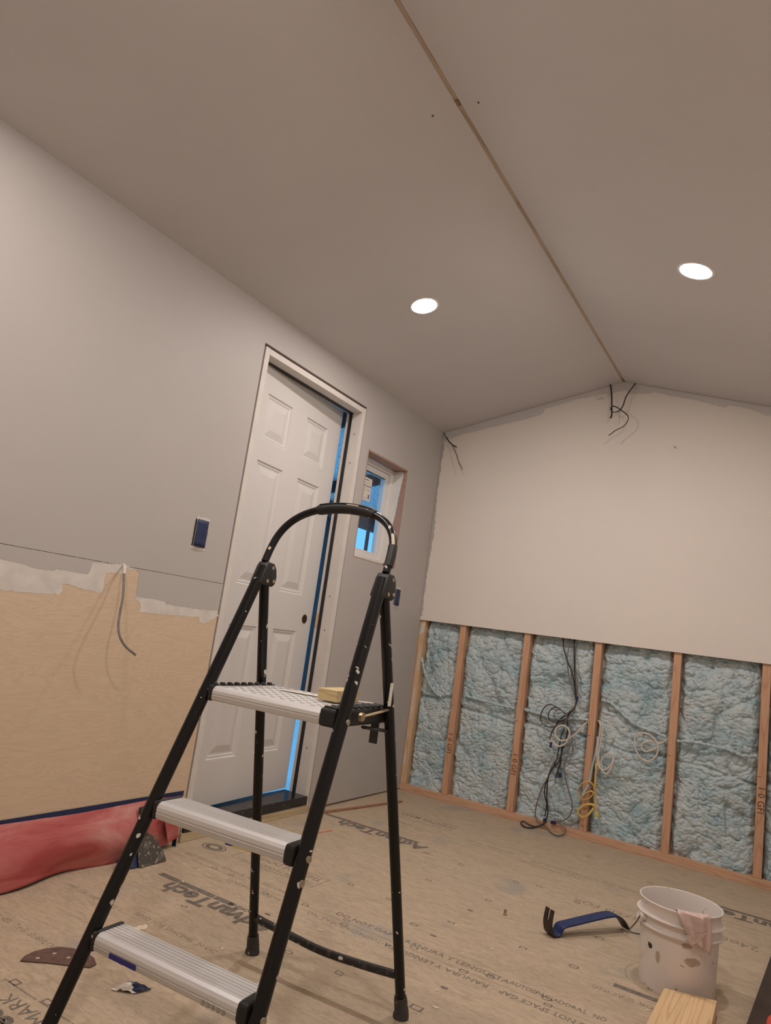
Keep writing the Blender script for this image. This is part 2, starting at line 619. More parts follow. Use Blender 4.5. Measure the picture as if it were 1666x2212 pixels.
# boxed notices
for (bx0, bx1, by0, by1) in ((0.225, 0.615, -1.73, -1.615), (0.24, 0.60, -0.56, -0.445), (0.50, 0.95, -2.905, -2.80)):
    t_ = 0.004
    for a in ((bx0, bx1, by0, by0 + t_), (bx0, bx1, by1 - t_, by1), (bx0, bx0 + t_, by0, by1), (bx1 - t_, bx1, by0, by1)):
        bar(*a, mat='inkf', name='printed_frame')
ftext('THIS SIDE DOWN', 0.60, -1.632, 0.05, 'inkf', flip=True, sx=0.82, bold=0.001)
ftext('CENTER MARKS', 0.60, -1.69, 0.035, 'inkf', flip=True)
ftext('CENTER MARK', 0.585, -0.47, 0.06, 'inkf', flip=True, sx=0.75, bold=0.001)
ftext('CENTER MARK', 0.93, -2.825, 0.055, 'ink', flip=True, sx=1.0)
ftext('AdvanTech', 0.93, -2.88, 0.09, flip=True, sx=0.9, bold=0.003)
# faint rows of small print
for s, x, y, sz in (('PRP 108  EXPOSURE 1', 0.11, -2.365, 0.028), ('SIZED FOR SPACING  24 OC', 0.40, -2.345, 0.028),
                    ('PANEL  T+G  SUBFLOOR', 0.16, -2.64, 0.030), ('23/32', 0.33, -1.955, 0.026),
                    ('EXPOSURE 1', 0.32, -0.66, 0.028), ('PRP 108  THICKNESS', 0.72, -0.63, 0.028),
                    ('SELF SPACING TONGUE AND GROOVE', 1.05, -0.645, 0.030), ('AUTOSPACIADORAS', 1.02, -0.70, 0.030),
                    ('DO NOT GAP', 1.55, -0.70, 0.030)):
    ftext(s, x, y, sz, 'inkf', sx=0.95)
ftext('APA  24oc', 2.13, -0.86, 0.07, 'inkf', flip=True, sx=0.9)
ftext('SIZED FOR', 1.60, -0.95, 0.055, 'inkf', flip=True)
# nailing marks: small diamonds, rings and dashes


def ring_mark(x, y, s, n, rot=0.0, wd=0.3):
    a = [(x + s * math.cos(2 * PI * i / n + rot), y + s * 0.72 * math.sin(2 * PI * i / n + rot), TZ) for i in range(n)]
    b_ = [(x + s * (1 - wd) * math.cos(2 * PI * i / n + rot), y + s * 0.72 * (1 - wd) * math.sin(2 * PI * i / n + rot), TZ) for i in range(n)]
    return MB().add(a + b_, [(i, (i + 1) % n, n + (i + 1) % n, n + i) for i in range(n)]).build('nailing_mark', 'ink', floor)


for q, n, s in (((895, 1772 + 225), 4, .018), ((975, 1993), 4, .017), ((1130, 2048), 4, .017), ((1240, 2088), 12, .016),
                ((895, 2047), 4, .018), ((1002, 2098), 4, .018), ((1060, 2110), 6, .016), ((1181, 2157), 12, .016),
                ((1184, 2171), 4, .016), ((758, 1906 + 5), 12, .014), ((840, 1942), 12, .013), ((660, 1955), 12, .014),
                ((749, 1988), 12, .013), ((744, 1997), 12, .014), ((624, 2057), 12, .014), ((733, 2102), 4, .017),
                ((900, 2177), 4, .024), ((574, 1930), 12, .013), ((463, 1875), 12, .013), ((500, 1890), 12, .012),
                ((1115, 1905), 4, .016), ((1055, 1945), 4, .016), ((1165, 1915), 12, .014), ((1247, 1950), 12, .013),
                ((921, 1843), 4, .017), ((997, 1868), 4, .017), ((926, 1901), 4, .016), ((1295, 2027), 12, .017),
                ((33, 2122), 4, .020), ((103, 2165), 4, .020), ((1405, 1907), 12, .014), ((398, 1958), 12, .012),
                ((1480, 1890), 12, .012), ((1270, 1850), 12, .012)):
    p = fl(q)
    ring_mark(p[0], p[1], s, n, rot=(PI / 4 if n == 4 else 0))
for q in ((936, 2021), (960, 2134), (578, 1975), (510, 1963), (1016, 1967)):
    p = fl(q)
    bar(p[0] - .010, p[0] + .010, p[1] - .006, p[1] + .006, 'ink', 'printed_dash')
# round stamp
p = fl((463, 1830))
ring_mark(p[0], p[1], .055, 24, wd=.12)
ring_mark(p[0], p[1], .040, 24, wd=.45)

# ---- left wall
DY0, DY1, DZ = -1.792, -0.934, 2.096      # door opening
WY0, WY1, WZ0, WZ1 = -0.861, -0.409, 1.288, 1.884   # window opening
TH = 0.0127
wall_left = tag(empty('wall_left', (0, 0, 0)), 'greige painted left wall with bare plywood low sheet, door and window openings', 'wall', kind='structure')
g = 0.004
core = MB()
core.box(-0.115, -TH, YF, DY0 - g, 0, HE + .02)
core.box(-0.115, -TH, DY0 - g, DY1 + g, DZ + g, HE + .02)
core.box(-0.115, -TH, DY1 + g, WY0 - g, 0, HE + .02)
core.box(-0.115, -TH, WY0 - g, WY1 + g, 0, WZ0 - g)
core.box(-0.115, -TH, WY0 - g, WY1 + g, WZ1 + g, HE + .02)
core.box(-0.115, -TH, WY1 + g, 0.1, 0, HE + .02)
core.build('wall_framing', 'ro', wall_left)


def plate_yz(name, mat, parent, outline, x0, x1, holes=()):
    """sheet in the wall plane: outline (y,z) polygon, with optional rectangular holes"""
    bm = bmesh.new()
    vs = [bm.verts.new((x1, p[0], p[1])) for p in outline]
    es = [bm.edges.new((vs[i], vs[(i + 1) % len(vs)])) for i in range(len(vs))]
    for (a, b_, c, d) in holes:
        hv = [bm.verts.new((x1, y, z)) for y, z in ((a, c), (b_, c), (b_, d), (a, d))]
        es += [bm.edges.new((hv[i], hv[(i + 1) % 4])) for i in range(4)]
    bmesh.ops.triangle_fill(bm, edges=es, use_beauty=True, normal=(1, 0, 0))
    r = bmesh.ops.extrude_face_region(bm, geom=list(bm.faces))
    for v_ in r['geom']:
        if isinstance(v_, bmesh.types.BMVert):
            v_.co.x = x0
    bmesh.ops.recalc_face_normals(bm, faces=bm.faces)
    me = bpy.data.meshes.new(name)
    bm.to_mesh(me)
    bm.free()
    me.materials.append(M[mat])
    o = bpy.data.objects.new(name, me)
    C.objects.link(o)
    o.parent = parent
    return o


plate_yz('wall_sheet', 'paint', wall_left, [(YF, SEAM + .001), (DY0, SEAM + .001), (DY0, DZ), (DY1, DZ), (DY1, .012), (-0.0005, .006), (-0.0005, HE), (YF, HE)],
         -TH, 0, holes=[(WY0, WY1, WZ0, WZ1)])
o = plate_yz('wall_sheet', 'ply', wall_left, [(YF, 0), (DY0, 0), (DY0, SEAM - .001), (YF, SEAM - .001)], -TH, 0)
tag(o, 'bare birch plywood lower sheet')
# the vertical joint between door and corner sheets


def z3(a, b_):
    p = lw((a * .3121, 1100 + b_ * .3121))
    return (p[1], p[2])


def coat(name, mat, poly, x, parent, amp=.0022, label=None):
    poly = ragged(poly, .005, amp)
    mb = MB().prism([(0, p[0], p[1]) for p in poly], (x, 0, 0))
    o = mb.build(name, mat, parent)
    if label:
        tag(o, label)
    return o


zs = SEAM - .0012
yl = -3.2
gA = [(yl, zs)] + [(z3(775, 360)[0], zs)] + [z3(*p) for p in ((640, 365), (622, 430), (600, 450), (500, 432), (390, 412), (380, 425), (250, 412), (150, 375), (60, 358), (0, 340))] + [(yl, .965)]
coat('paint_coat', 'paint', gA, .0010, wall_left, .0016)
wA = [z3(0, 330), z3(250, 400), z3(380, 415), z3(500, 425), z3(600, 440), z3(622, 420), z3(640, 362), z3(870, 385), z3(955, 424), z3(940, 428), z3(868, 412), z3(850, 445), z3(735, 440), z3(722, 490), z3(716, 560), z3(690, 580),
      z3(600, 560), z3(500, 530), z3(435, 515), z3(428, 560), z3(415, 588), z3(280, 585), z3(100, 570), z3(0, 555), (yl, .885), (yl, .965)]
coat('primer_coat', 'patch', wA, .0006, wall_left, .0028)
gB = [(z3(885, 380)[0], zs), (DY0 + .0, zs), (DY0, z3(1512, 700)[1]), z3(1400, 695), z3(1150, 655), z3(1140, 638), z3(1080, 625), z3(940, 602), z3(965, 430)]
coat('paint_coat', 'paint', gB, .0010, wall_left, .0016)
wB = [z3(935, 590), z3(1140, 630), z3(1150, 645), z3(1505, 690), z3(1510, 740), z3(1410, 795), z3(1378, 782), z3(1375, 746), z3(1200, 735), z3(1040, 720), z3(970, 712), z3(972, 650), z3(935, 622)]
coat('primer_coat', 'patch', wB, .0006, wall_left, .0028)
# window reveal timbers
for nm, args in (('reveal_board', (-0.088, -0.0005, WY0, WY1, WZ1 - .008, WZ1 - .001)), ('reveal_board', (-0.1, -0.0005, WY1 - .008, WY1 - .001, WZ0, WZ1 - .008)),
                 ('reveal_board', (-0.1, -0.0005, WY0 + .001, WY0 + .008, WZ0, WZ1 - .008)), ('reveal_board', (-0.1, -0.004, WY0 + .008, WY1 - .008, WZ0 + .001, WZ0 + .006))):
    box(nm, 'reveal', wall_left, *args)
pp = [(-.098, WZ1 - .012), (-.022, WZ1 - .012), (-.026, 1.80), (-.034, 1.72), (-.040, 1.62), (-.052, 1.53), (-.050, 1.45), (-.028, 1.415), (-.030, 1.38), (-.060, 1.345), (-.062, 1.32), (-.098, 1.31)]
pp = ragged(pp, .01, .002)
o = MB().prism([(p[0], WY1 - .0081, p[1]) for p in pp], (0, -.0012, 0)).build('torn_wrap', 'paper', wall_left)
tag(o, 'torn white paper on the window reveal')

# ---- door in its opening
door = tag(empty('door_1', (0, DY0, 0)), 'white six-panel door standing ajar in an uncased jamb', 'door', kind='structure')
door.location = (0, 0, 0)
JI0, JI1 = -1.752, -0.972      # inner jamb faces
JZ = 2.055
jb = MB()
jb.box(-0.100, 0.001, JI1, JI1 + .032, 0.035, JZ + .029)
jb.build('jamb', 'jamb', door, bevel=.0012)
box('jamb', 'jamb', door, -0.100, 0.001, JI0 - .030, JI0, 0.035, JZ + .029, .0012)
box('jamb', 'jamb', door, -0.100, 0.0012, JI0, JI1, JZ, JZ + .028, .0012)
box('weatherstrip', 'strip', door, -0.081, -0.061, JI1 - .0025, JI1 - .0002, 0.075, JZ - .0002)
box('weatherstrip', 'strip', door, -0.081, -0.061, JI0 + .0002, JI0 + .0025, 0.075, JZ - .0002)
box('weatherstrip', 'strip', door, -0.081, -0.061, JI0 + .003, JI1 - .003, JZ - .006, JZ - .0002)
box('threshold', 'sill', door, -0.135, 0.012, JI0 - .028, JI1 + .008, 0.036, 0.078, .003)
box('sill_board', 'treated', door, -0.115, 0.010, DY0 + .004, DY1 - .002, 0.0005, 0.0355, .001)
for zz in (1.935, 1.775, 1.06, .885, .50, .30):
    o = MB().prism([(-.033 + .0035 * math.cos(a), JI1 - .0001, zz + .0035 * math.sin(a)) for a in np.linspace(0, 2 * PI, 9)[:-1]], (0, -.0004, 0)).build('nail_hole', 'iron', door)
sp = MB().prism([(-.098, JI1, .895), (-.081, JI1, .895), (-.081, JI1, .965), (-.098, JI1, .965)], (0, -.002, 0)).build('strike_plate', 'pale', door)
# slab
DA = math.radians(4.2)
SW, SB, ST = 0.795, 0.088, 2.062
slab = empty('door_slab', (-0.068, -1.765, 0), DA)
slab.parent = door
cols = [(0.129, 0.344), (0.464, 0.677)]
rows = [(0.276, 0.868), (1.036, 1.614), (1.703, 1.930)]
tk = 0.0445
xs_ = [0, cols[0][0], cols[0][1], cols[1][0], cols[1][1], SW]
zs_ = [SB, rows[0][0], rows[0][1], rows[1][0], rows[1][1], rows[2][0], rows[2][1], ST]
mb = MB()
for i in range(5):
    for j in range(7):
        if i in (1, 3) and j in (1, 3, 5):
            mb.box(-tk, -.012, xs_[i], xs_[i + 1], zs_[j], zs_[j + 1])
            continue
        mb.box(-tk, 0, xs_[i], xs_[i + 1], zs_[j], zs_[j + 1])
mb.build('stiles_and_rails', 'white', slab)
# NB stiles_and_rails local axes: x = thickness (outwards negative), y = across, z = up
for (c0, c1) in cols:
    for (r0, r1) in rows:
        mb = MB()
        rings = [(0, 0), (.006, 0.0), (.012, -.007), (.018, -.0055), (.024, -.009), (.030, -.009), (.062, -.001), (.064, -.001)]
        vs, fs = [], []
        for k, (ins, dp) in enumerate(rings):
            vs += [(dp, c0 + ins, r0 + ins), (dp, c1 - ins, r0 + ins), (dp, c1 - ins, r1 - ins), (dp, c0 + ins, r1 - ins)]
            if k:
                b0, b1 = 4 * (k - 1), 4 * k
                fs += [(b0 + e, b0 + (e + 1) % 4, b1 + (e + 1) % 4, b1 + e) for e in range(4)]
        k = 4 * (len(rings) - 1)
        fs.append((k, k + 1, k + 2, k + 3))
        mb.add(vs, fs)
        mb.build('door_panel', 'white', slab)
kb = MB()
N = 24
ky, kz, kr = .728, .927, .0265
kb.add([(.0004, ky + kr * math.cos(2 * PI * i / N), kz + kr * math.sin(2 * PI * i / N)) for i in range(N)], [tuple(range(N))])
kb.build('knob_bore', 'black', slab)
kb = MB()
kb.add([(.0006, ky + r_ * math.cos(2 * PI * i / N), kz + r_ * math.sin(2 * PI * i / N)) for r_ in (kr, kr * .86) for i in range(N)], [(i, (i + 1) % N, N + (i + 1) % N, N + i) for i in range(N)])
kb.build('bore_edge', 'pale', slab)

# ---- window
win = tag(empty('window_1', (0, 0, 0)), 'small white vinyl window with a paper label on the glass', 'window', kind='structure')
fx0, fx1 = -0.135, -0.088
fy0, fy1, fz0, fz1 = WY0 + .009, WY1 - .009, WZ0 + .007, WZ1 - .009


def frame(name, mat, parent, x0, x1, a, b_, c, d, wd, bev=.002):
    mb = MB()
    mb.box(x0, x1, a, a + wd, c, d)
    mb.box(x0, x1, b_ - wd, b_, c, d)
    mb.box(x0, x1, a + wd, b_ - wd, c, c + wd)
    mb.box(x0, x1, a + wd, b_ - wd, d - wd, d)
    return mb.build(name, mat, parent, bevel=bev)


frame('window_frame', 'vinyl', win, fx0, fx1, fy0, fy1, fz0, fz1, .030)
frame('sash', 'vinyl', win, fx0, fx1 - .014, fy0 + .031, fy1 - .031, fz0 + .031, fz1 - .031, .034)
box('glazing_strip', 'strip', win, fx1 - .030, fx1 - .013, fy0 + .0655, fy1 - .0655, fz1 - .0665, fz1 - .0655)
gy0, gy1, gz0, gz1 = fy0 + .062, fy1 - .062, fz0 + .062, fz1 - .062
box('pane', 'glass', win, -.112, -.108, gy0, gy1, gz0, gz1)
lb = box('paper_label', 'paper', win, -.1078, -.1074, gy0, -.615, 1.640, 1.772)
for k, (wd, zz) in enumerate(((.05, 1.757), (.055, 1.740), (.085, 1.722), (.04, 1.712), (.08, 1.700), (.02, 1.69), (.02, 1.68), (.02, 1.67), (.05, 1.652))):
    o = box('label_line', 'text', lb, -.1073, -.1071, -.70, -.70 + wd, zz, zz + (.0045 if k in (0, 2) else .0018))
o = box('label_emblem', 'text', lb, -.1073, -.1071, -.640, -.627, 1.655, 1.678)

# ---- far wall
wall_back = tag(empty('wall_back', (0, 0, 0)), 'far gable wall, primed board above open studs filled with blue foam', 'wall', kind='structure')
SX = [0.296 + .4064 * i for i in range(5)]
box('sheathing', 'ro', wall_back, -0.13, WX + .13, 0.089, 0.10, 0, RZ + .1)
box('sole_plate', 'plate', wall_back, 0.0, WX, 0.0, 0.089, 0.0, 0.038, .0015)
o = box('stud', 'pale', wall_back, 0.0005, 0.038, 0.0, 0.089, 0.0385, 1.9, .0015)
tag(o, 'pale corner stud smeared with compound')
for x in SX:
    MB().box(-.019, .019, 0, 0.089, 0.0385, 2.2).build('stud', 'stud', wall_back, bevel=.0015).location = (x, 0, 0)
box('stud', 'stud', wall_back, WX - .038, WX, 0.0, 0.089, 0.0385, 1.9, .0015)
# compound smears on the corner stud
for (a, b_, c, d) in ((.004, .034, .93, 1.015), (.012, .026, .40, .62), (.006, .020, .14, .25), (.018, .03, .70, .86), (.008, .016, .28, .37)):
    poly = ragged([(a, c), (b_, c + .02), (b_ - .004, d), (a + .003, d - .03)], .008, .002)
    MB().prism([(p[0], -.0002, p[1]) for p in poly], (0, -.0012, 0)).build('compound_smear', 'patch', wall_back)
# board above
bs = MB()
e = .001
bs.prism([(e, -TH, SEAM), (WX - e, -TH, SEAM), (WX - e, -TH, HE - .001), (RX, -TH, RZ - .001), (e, -TH, HE - .001)], (0, TH - .0003, 0))
bs.build('wall_sheet', 'primer', wall_back)


def z8(a, b_):
    p = bw((900 + a * .4598, 780 + b_ * .4598), -TH)
    return (p[0], p[2])


def ceil_z(x):
    return HE + SL * x if x < RX else RZ - SL * (x - RX)


bot = [z8(*p) for p in ((140, 370), (200, 350), (300, 325), (400, 300), (500, 277), (580, 255), (598, 242), (602, 226), (690, 200), (760, 178), (830, 165), (905, 152), (985, 137), (1000, 157), (1100, 152), (1120, 146), (1200, 165), (1300, 182), (1400, 207), (1450, 219), (1470, 209), (1570, 226), (1620, 247), (1640, 254), (1666, 260))]
bot = [(.004, ceil_z(.0) - .085)] + bot + [(WX - .005, ceil_z(WX) - .05)]
poly = []
for i in range(len(bot) - 1):
    a, b_ = np.array(bot[i]), np.array(bot[i + 1])
    k = max(1, int(np.linalg.norm(b_ - a) / .008))
    for j in range(k):
        poly.append(a + (b_ - a) * j / k + np.array([0, random.uniform(-.003, .003)]))
poly.append(np.array(bot[-1]))
top_ = [(x, ceil_z(x) - .0015) for x in (WX - .003, RX, .003)]
MB().prism([(p[0], -TH - .0001, p[1]) for p in list(poly) + top_], (0, -.0008, 0)).build('paint_coat', 'ceil', wall_back)
for pl_ in ([z8(825, 165), z8(880, 168), z8(885, 180), z8(850, 185), z8(840, 178), z8(870, 172)], [z8(895, 152), z8(912, 150), z8(905, 168), z8(895, 172)]):
    MB().prism([(p[0], -TH - .0001, p[1]) for p in pl_], (0, -.0006, 0)).build('paint_coat', 'ceil', wall_back)
edge = [(.0015, 2.17)]
z_ = 2.17
while z_ > SEAM + .02:
    edge.append((.010 + random.uniform(0, .010) + .006 * math.sin(z_ * 9), z_))
    z_ -= .02
edge.append((.0015, SEAM + .02))
MB().prism([(p[0], -TH - .0001, p[1]) for p in edge], (0, -.0006, 0)).build('paint_coat', 'paint', wall_back)
o = MB().tube([bw((1458, 966), -TH), bw((1458, 966), -TH) + np.array([.004, -.02, -.004])], .0025, 8).build('nail', 'iron', wall_back)

# spray foam between the studs


def hash2(i, j, s):
    h = np.sin(i * 127.1 + j * 311.7 + s * 74.7) * 43758.5453
    return h - np.floor(h)


def puffs(X, Z, cell, s, ax=1.0, az=1.0, rr=(0.6, 1.0)):
    """union of rounded lobes on a jittered grid"""
    u, v_ = X / (cell * ax), Z / (cell * az)
    iu, iv = np.floor(u), np.floor(v_)
    best = np.zeros_like(X)
    for di in (-1, 0, 1):
        for dj in (-1, 0, 1):
            a, b_ = iu + di, iv + dj
            cx_, cz_ = a + hash2(a, b_, s), b_ + hash2(a, b_, s + 3.3)
            r_ = rr[0] + (rr[1] - rr[0]) * hash2(a, b_, s + 7.7)
            d2 = ((u - cx_) ** 2 + (v_ - cz_) ** 2) / (r_ * r_)
            best = np.maximum(best, np.sqrt(np.maximum(0, 1 - d2)) * (0.55 + 0.45 * r_))
    return best


def vnoise(X, Z, cell, s):
    u, v_ = X / cell, Z / cell
    iu, iv = np.floor(u), np.floor(v_)
    fu, fv = u - iu, v_ - iv
    fu, fv = fu * fu * (3 - 2 * fu), fv * fv * (3 - 2 * fv)
    return (hash2(iu, iv, s) * (1 - fu) + hash2(iu + 1, iv, s) * fu) * (1 - fv) + (hash2(iu, iv + 1, s) * (1 - fu) + hash2(iu + 1, iv + 1, s) * fu) * fv


bays = [(.038, SX[0] - .019)] + [(SX[i] + .019, SX[i + 1] - .019) for i in range(4)] + [(SX[4] + .019, WX - .038)]
for k, (xa, xb) in enumerate(bays):
    nx = max(20, int((xb - xa) / .0025))
    nz = 410
    xs2 = np.linspace(xa, xb, nx)
    zs2 = np.linspace(.038, SEAM + .03, nz)
    X, Z = np.meshgrid(xs2, zs2)
    s = 11.0 + 5 * k
    wx = X + .05 * (vnoise(X, Z, .12, s) - .5) + .016 * (vnoise(X, Z, .03, s + 1) - .5)
    wz = Z + .05 * (vnoise(X, Z, .12, s + 2) - .5) + .016 * (vnoise(X, Z, .03, s + 4) - .5)
    A = puffs(wx, wz, .10, s, .85, 1.5, (.72, 1.05))
    B = puffs(wx, wz, .042, s + 20, 1.0, .9, (.62, 1.0))
    D = puffs(wx, wz, .0165, s + 40, 1.3, .85, (.66, 1.0))
    E_ = puffs(wx, wz, .0085, s + 50, 1.1, .9, (.66, 1.0))
    big = vnoise(X, Z, .2, s + 60)
    rough = np.clip(vnoise(X, Z, .14, s + 70) * 2.6 - .7, .05, 1)
    h = .004 + .033 * A + .020 * B * (0.25 + .75 * rough) + .0125 * D * (1 - .4 * rough) + .0038 * E_ + .014 * big
    ed = np.minimum(X - xa, xb - X)
    h *= .40 + .60 * np.clip(ed / .024 + .7 * (vnoise(X, Z, .03, s + 80) - .5), 0, 1) ** .6
    zc = .552 - .062 * (X - .3) + .07 * (vnoise(X, Z, .13, s + 90) - .5)
    h -= .024 * np.exp(-((Z - zc) / .009) ** 2) * np.clip(vnoise(X, Z, .09, s + 91) * 2 - .35, 0, 1)
    h -= .020 * np.clip((Z - .955) / .04, 0, 1) * (.4 + vnoise(X, Z, .06, s + 95))
    for vx in (xa + (xb - xa) * .36, xa + (xb - xa) * .67):
        vv = vx + .03 * (vnoise(X * 0, Z, .18, s + 99 + vx) - .5)
        h -= .009 * np.exp(-((X - vv) / .005) ** 2) * np.clip(vnoise(X * 0, Z, .11, s + 77 + vx) * 2.4 - .8, 0, 1)
    Y = .086 - np.clip(h, .002, .082)
    vs = np.stack([X, Y, Z], -1).reshape(-1, 3)
    idx = np.arange(nx * nz).reshape(nz, nx)
    q = np.stack([idx[:-1, :-1], idx[:-1, 1:], idx[1:, 1:], idx[1:, :-1]], -1).reshape(-1, 4)
    me = bpy.data.meshes.new('spray_foam')
    me.vertices.add(len(vs))
    me.vertices.foreach_set('co', vs.ravel())
    me.loops.add(q.size)
    me.loops.foreach_set('vertex_index', q.ravel().astype(np.int32))
    me.polygons.add(len(q))
    me.polygons.foreach_set('loop_start', (np.arange(len(q)) * 4).astype(np.int32))
    me.polygons.foreach_set('loop_total', np.full(len(q), 4, np.int32))
    me.update()
    me.validate()
    for p in me.polygons:
        p.use_smooth = True
    me.materials.append(M['foam'])
    o = bpy.data.objects.new('spray_foam', me)
    C.objects.link(o)
    o.parent = wall_back
# handwriting on the studs (reads downwards)
for x, z, sz in ((SX[0], .39, .040), (SX[1], .355, .040), (SX[4], .45, .042)):
    text_mesh('handwriting', '1 0 GFI', sz, 'pencil', wall_back, (x - .012, -.0006, z), (PI / 2, PI / 2, 0))
for x, z in ((SX[0], .545), (SX[1], .53), (SX[2], .525), (SX[3], .505), (SX[4], .49)):
    box('pencil_mark', 'pencil', wall_back, x - .016, x - .002, -.0006, -.0002, z, z + .0025)

# ---- ceiling
ceiling = tag(empty('ceiling', (0, 0, 0)), 'greige vaulted ceiling, two slopes meeting at a ridge joint', 'ceiling', kind='structure')
cl = MB()
gp = .0050
cl.prism([(-.13, YF, HE - SL * .13), (RX - gp, YF, RZ - SL * gp), (RX - gp, YF, RZ + .0014), (-.13, YF, HE - SL * .13 + .014)], (0, -YF + .1, 0))
cl.build('ceiling_sheet', 'ceil', ceiling)
cl = MB()
gp2 = .0115
cl.prism([(WX + .13, YF, HE - SL * .13), (RX + gp2, YF, RZ - SL * gp2), (RX + gp2, YF, RZ + .0014), (WX + .13, YF, HE - SL * .13 + .014)], (0, -YF + .1, 0))
cl.build('ceiling_sheet', 'ceil', ceiling)
box('ridge_strip', 'ridge', ceiling, RX - .05, RX + .05, YF, .1, RZ + .0015, RZ + .03)
for q in ((988, 222), (1345, 822)):
    p = hit(q, (1, 0, 0), RX)
    box('joint_knot', 'trimw', ceiling, RX - .004, RX + .007, p[1] - .012, p[1] + .012, RZ - .003, RZ + .0013, .001)
for q in ((935, 250), (1034, 221)):
    left = q[0] < 988
    n_ = (-SL, 0, 1) if left else (SL, 0, 1)
    c_ = HE if left else RZ + SL * RX
    p = hit(q, n_, c_)
    MB().tube([p + np.array([0, 0, -.002]), p + np.array([0, 0, .002])], .003, 8).build('nail_head', 'iron', ceiling)

# ---- walls out of view, closing the room; whitened to bounce fill light into it
wr = box('wall_right', 'primer', None, WX, WX + .12, YF, 0.1, 0, HE + .02)
tag(wr, 'right wall out of frame, made white for fill light', 'wall', kind='structure')
wf = MB()
wf.prism([(-.115, YF - .1, 0), (WX + .12, YF - .1, 0), (WX + .12, YF - .1, HE), (RX, YF - .1, RZ), (-.115, YF - .1, HE)], (0, .1, 0))
wf = tag(wf.build('wall_front', 'primer'), 'wall behind the viewpoint, made white for fill light', 'wall', kind='structure')
rf = MB()
rf.prism([(-.5, YF - .2, HE - .02), (RX, YF - .2, RZ + .14), (WX + .5, YF - .2, HE - .02), (WX + .5, YF - .2, HE + .1), (RX, YF - .2, RZ + .28), (-.5, YF - .2, HE + .1)], (0, -YF + .4, 0))
o = rf.build('trim_1', 'darkwood')
tag(o, 'roof deck closing the space above the ceiling', 'roof', kind='structure')

# ---- outside, seen through window and door gap
gr = box('ground', 'snow', None, -30, -0.14, -12, 25, -.45, -.3)
tag(gr, 'pale snowy ground outside the door', 'ground', kind='structure')
pr = empty('porch_roof', (-.9, 1, 1.8))
tag(pr, 'speckled porch roof deck outside the small window', 'roof')
pr.location = (0, 0, 0)
mb = MB()
mb.prism([(-.14, -3, 2.25), (-1.75, -3, 1.99), (-1.75, -3, 2.03), (-.14, -3, 2.29)], (0, 9, 0))
mb.build('deck', 'osb', pr)
box('beam', 'darkwood', pr, -1.70, -1.62, -3, 6, 1.87, 1.985)
for y in (-.6, .6, 1.8, 3.0):
    mb = MB()
    mb.prism([(-.14, y, 2.16), (-1.62, y, 1.92), (-1.62, y, 2.005), (-.14, y, 2.245)], (0, .04, 0))
    mb.build('rafter', 'darkwood', pr)
for k, (y, h0) in enumerate(((4.6, 1.87), (-2.6, 1.87))):
    box('post', 'darkwood', pr, -1.70, -1.62, y, y + .068, -.3, h0)
up_ = MB().box(-10.045, -9.955, 14.63, 14.72, -.3, 4.2).build('garden_post', 'darkwood', None, bevel=.01)
tag(up_, 'dark upright post standing far outside the small window', 'post')
hs = empty('shed', (-5.5, 3, -.3))
tag(hs, 'dark sided shed glimpsed through the door gap', 'shed')
MB().box(-.9, .9, -3.5, 2.8, .0, 2.9).build('wall', 'siding', hs)
mb = MB()
mb.prism([(-1.1, -3.6, 2.85), (0, -3.6, 3.3), (1.1, -3.6, 2.85), (1.1, -3.6, 2.95), (0, -3.6, 3.4), (-1.1, -3.6, 2.95)], (0, 6.45, 0))
mb.build('roof', 'darkwood', hs)

# ================================================================== LIGHTS
lampdir_l = math.atan(SL)


def downlight(x, y, label, group='recessed ceiling lights'):
    left = x < RX
    z = ceil_z(x)
    t = empty('ceiling_light', (x, y, z))
    tag(t, label, 'light', group)
    t.rotation_euler = (0, -lampdir_l if left else lampdir_l, 0)
    MB().lathe([(.056, -.0005), (.0655, -.002), (.068, -.0005), (.068, .001)], 40).build('trim_ring', 'vinyl', t, smooth=True)
    n = 40
    MB().add([(.056 * math.cos(2 * PI * i / n), .056 * math.sin(2 * PI * i / n), -.0012) for i in range(n)], [tuple(range(n - 1, -1, -1))]).build('diffuser', 'lamp', t, fixn=False)
    return t


downlight(.555, -1.41, 'lit round recessed light in the left slope, nearer the door')
downlight(1.689, -1.395, 'lit round recessed light in the right slope above the bucket')
downlight(.555, -3.215, 'lit round recessed light in the left slope just above the frame')
downlight(1.689, -3.2, 'lit round recessed light in the right slope above the viewpoint')

# ================================================================== THINGS
# ---- step ladder
lad = empty('step_ladder', (1.0322, -2.2483, 0), .0501)
tag(lad, 'black folding step ladder with three silver treads, flecked with paint', 'ladder')


def fleg(z):
    t = (1.0467 - z) / 1.0467
    return .1772 + .0526 * t, -.3063 - .3981 * t


def rleg(z):
    t = (1.0467 - z) / 1.0467
    return .1772 + .0557 * t, -.3063 + .3063 * t


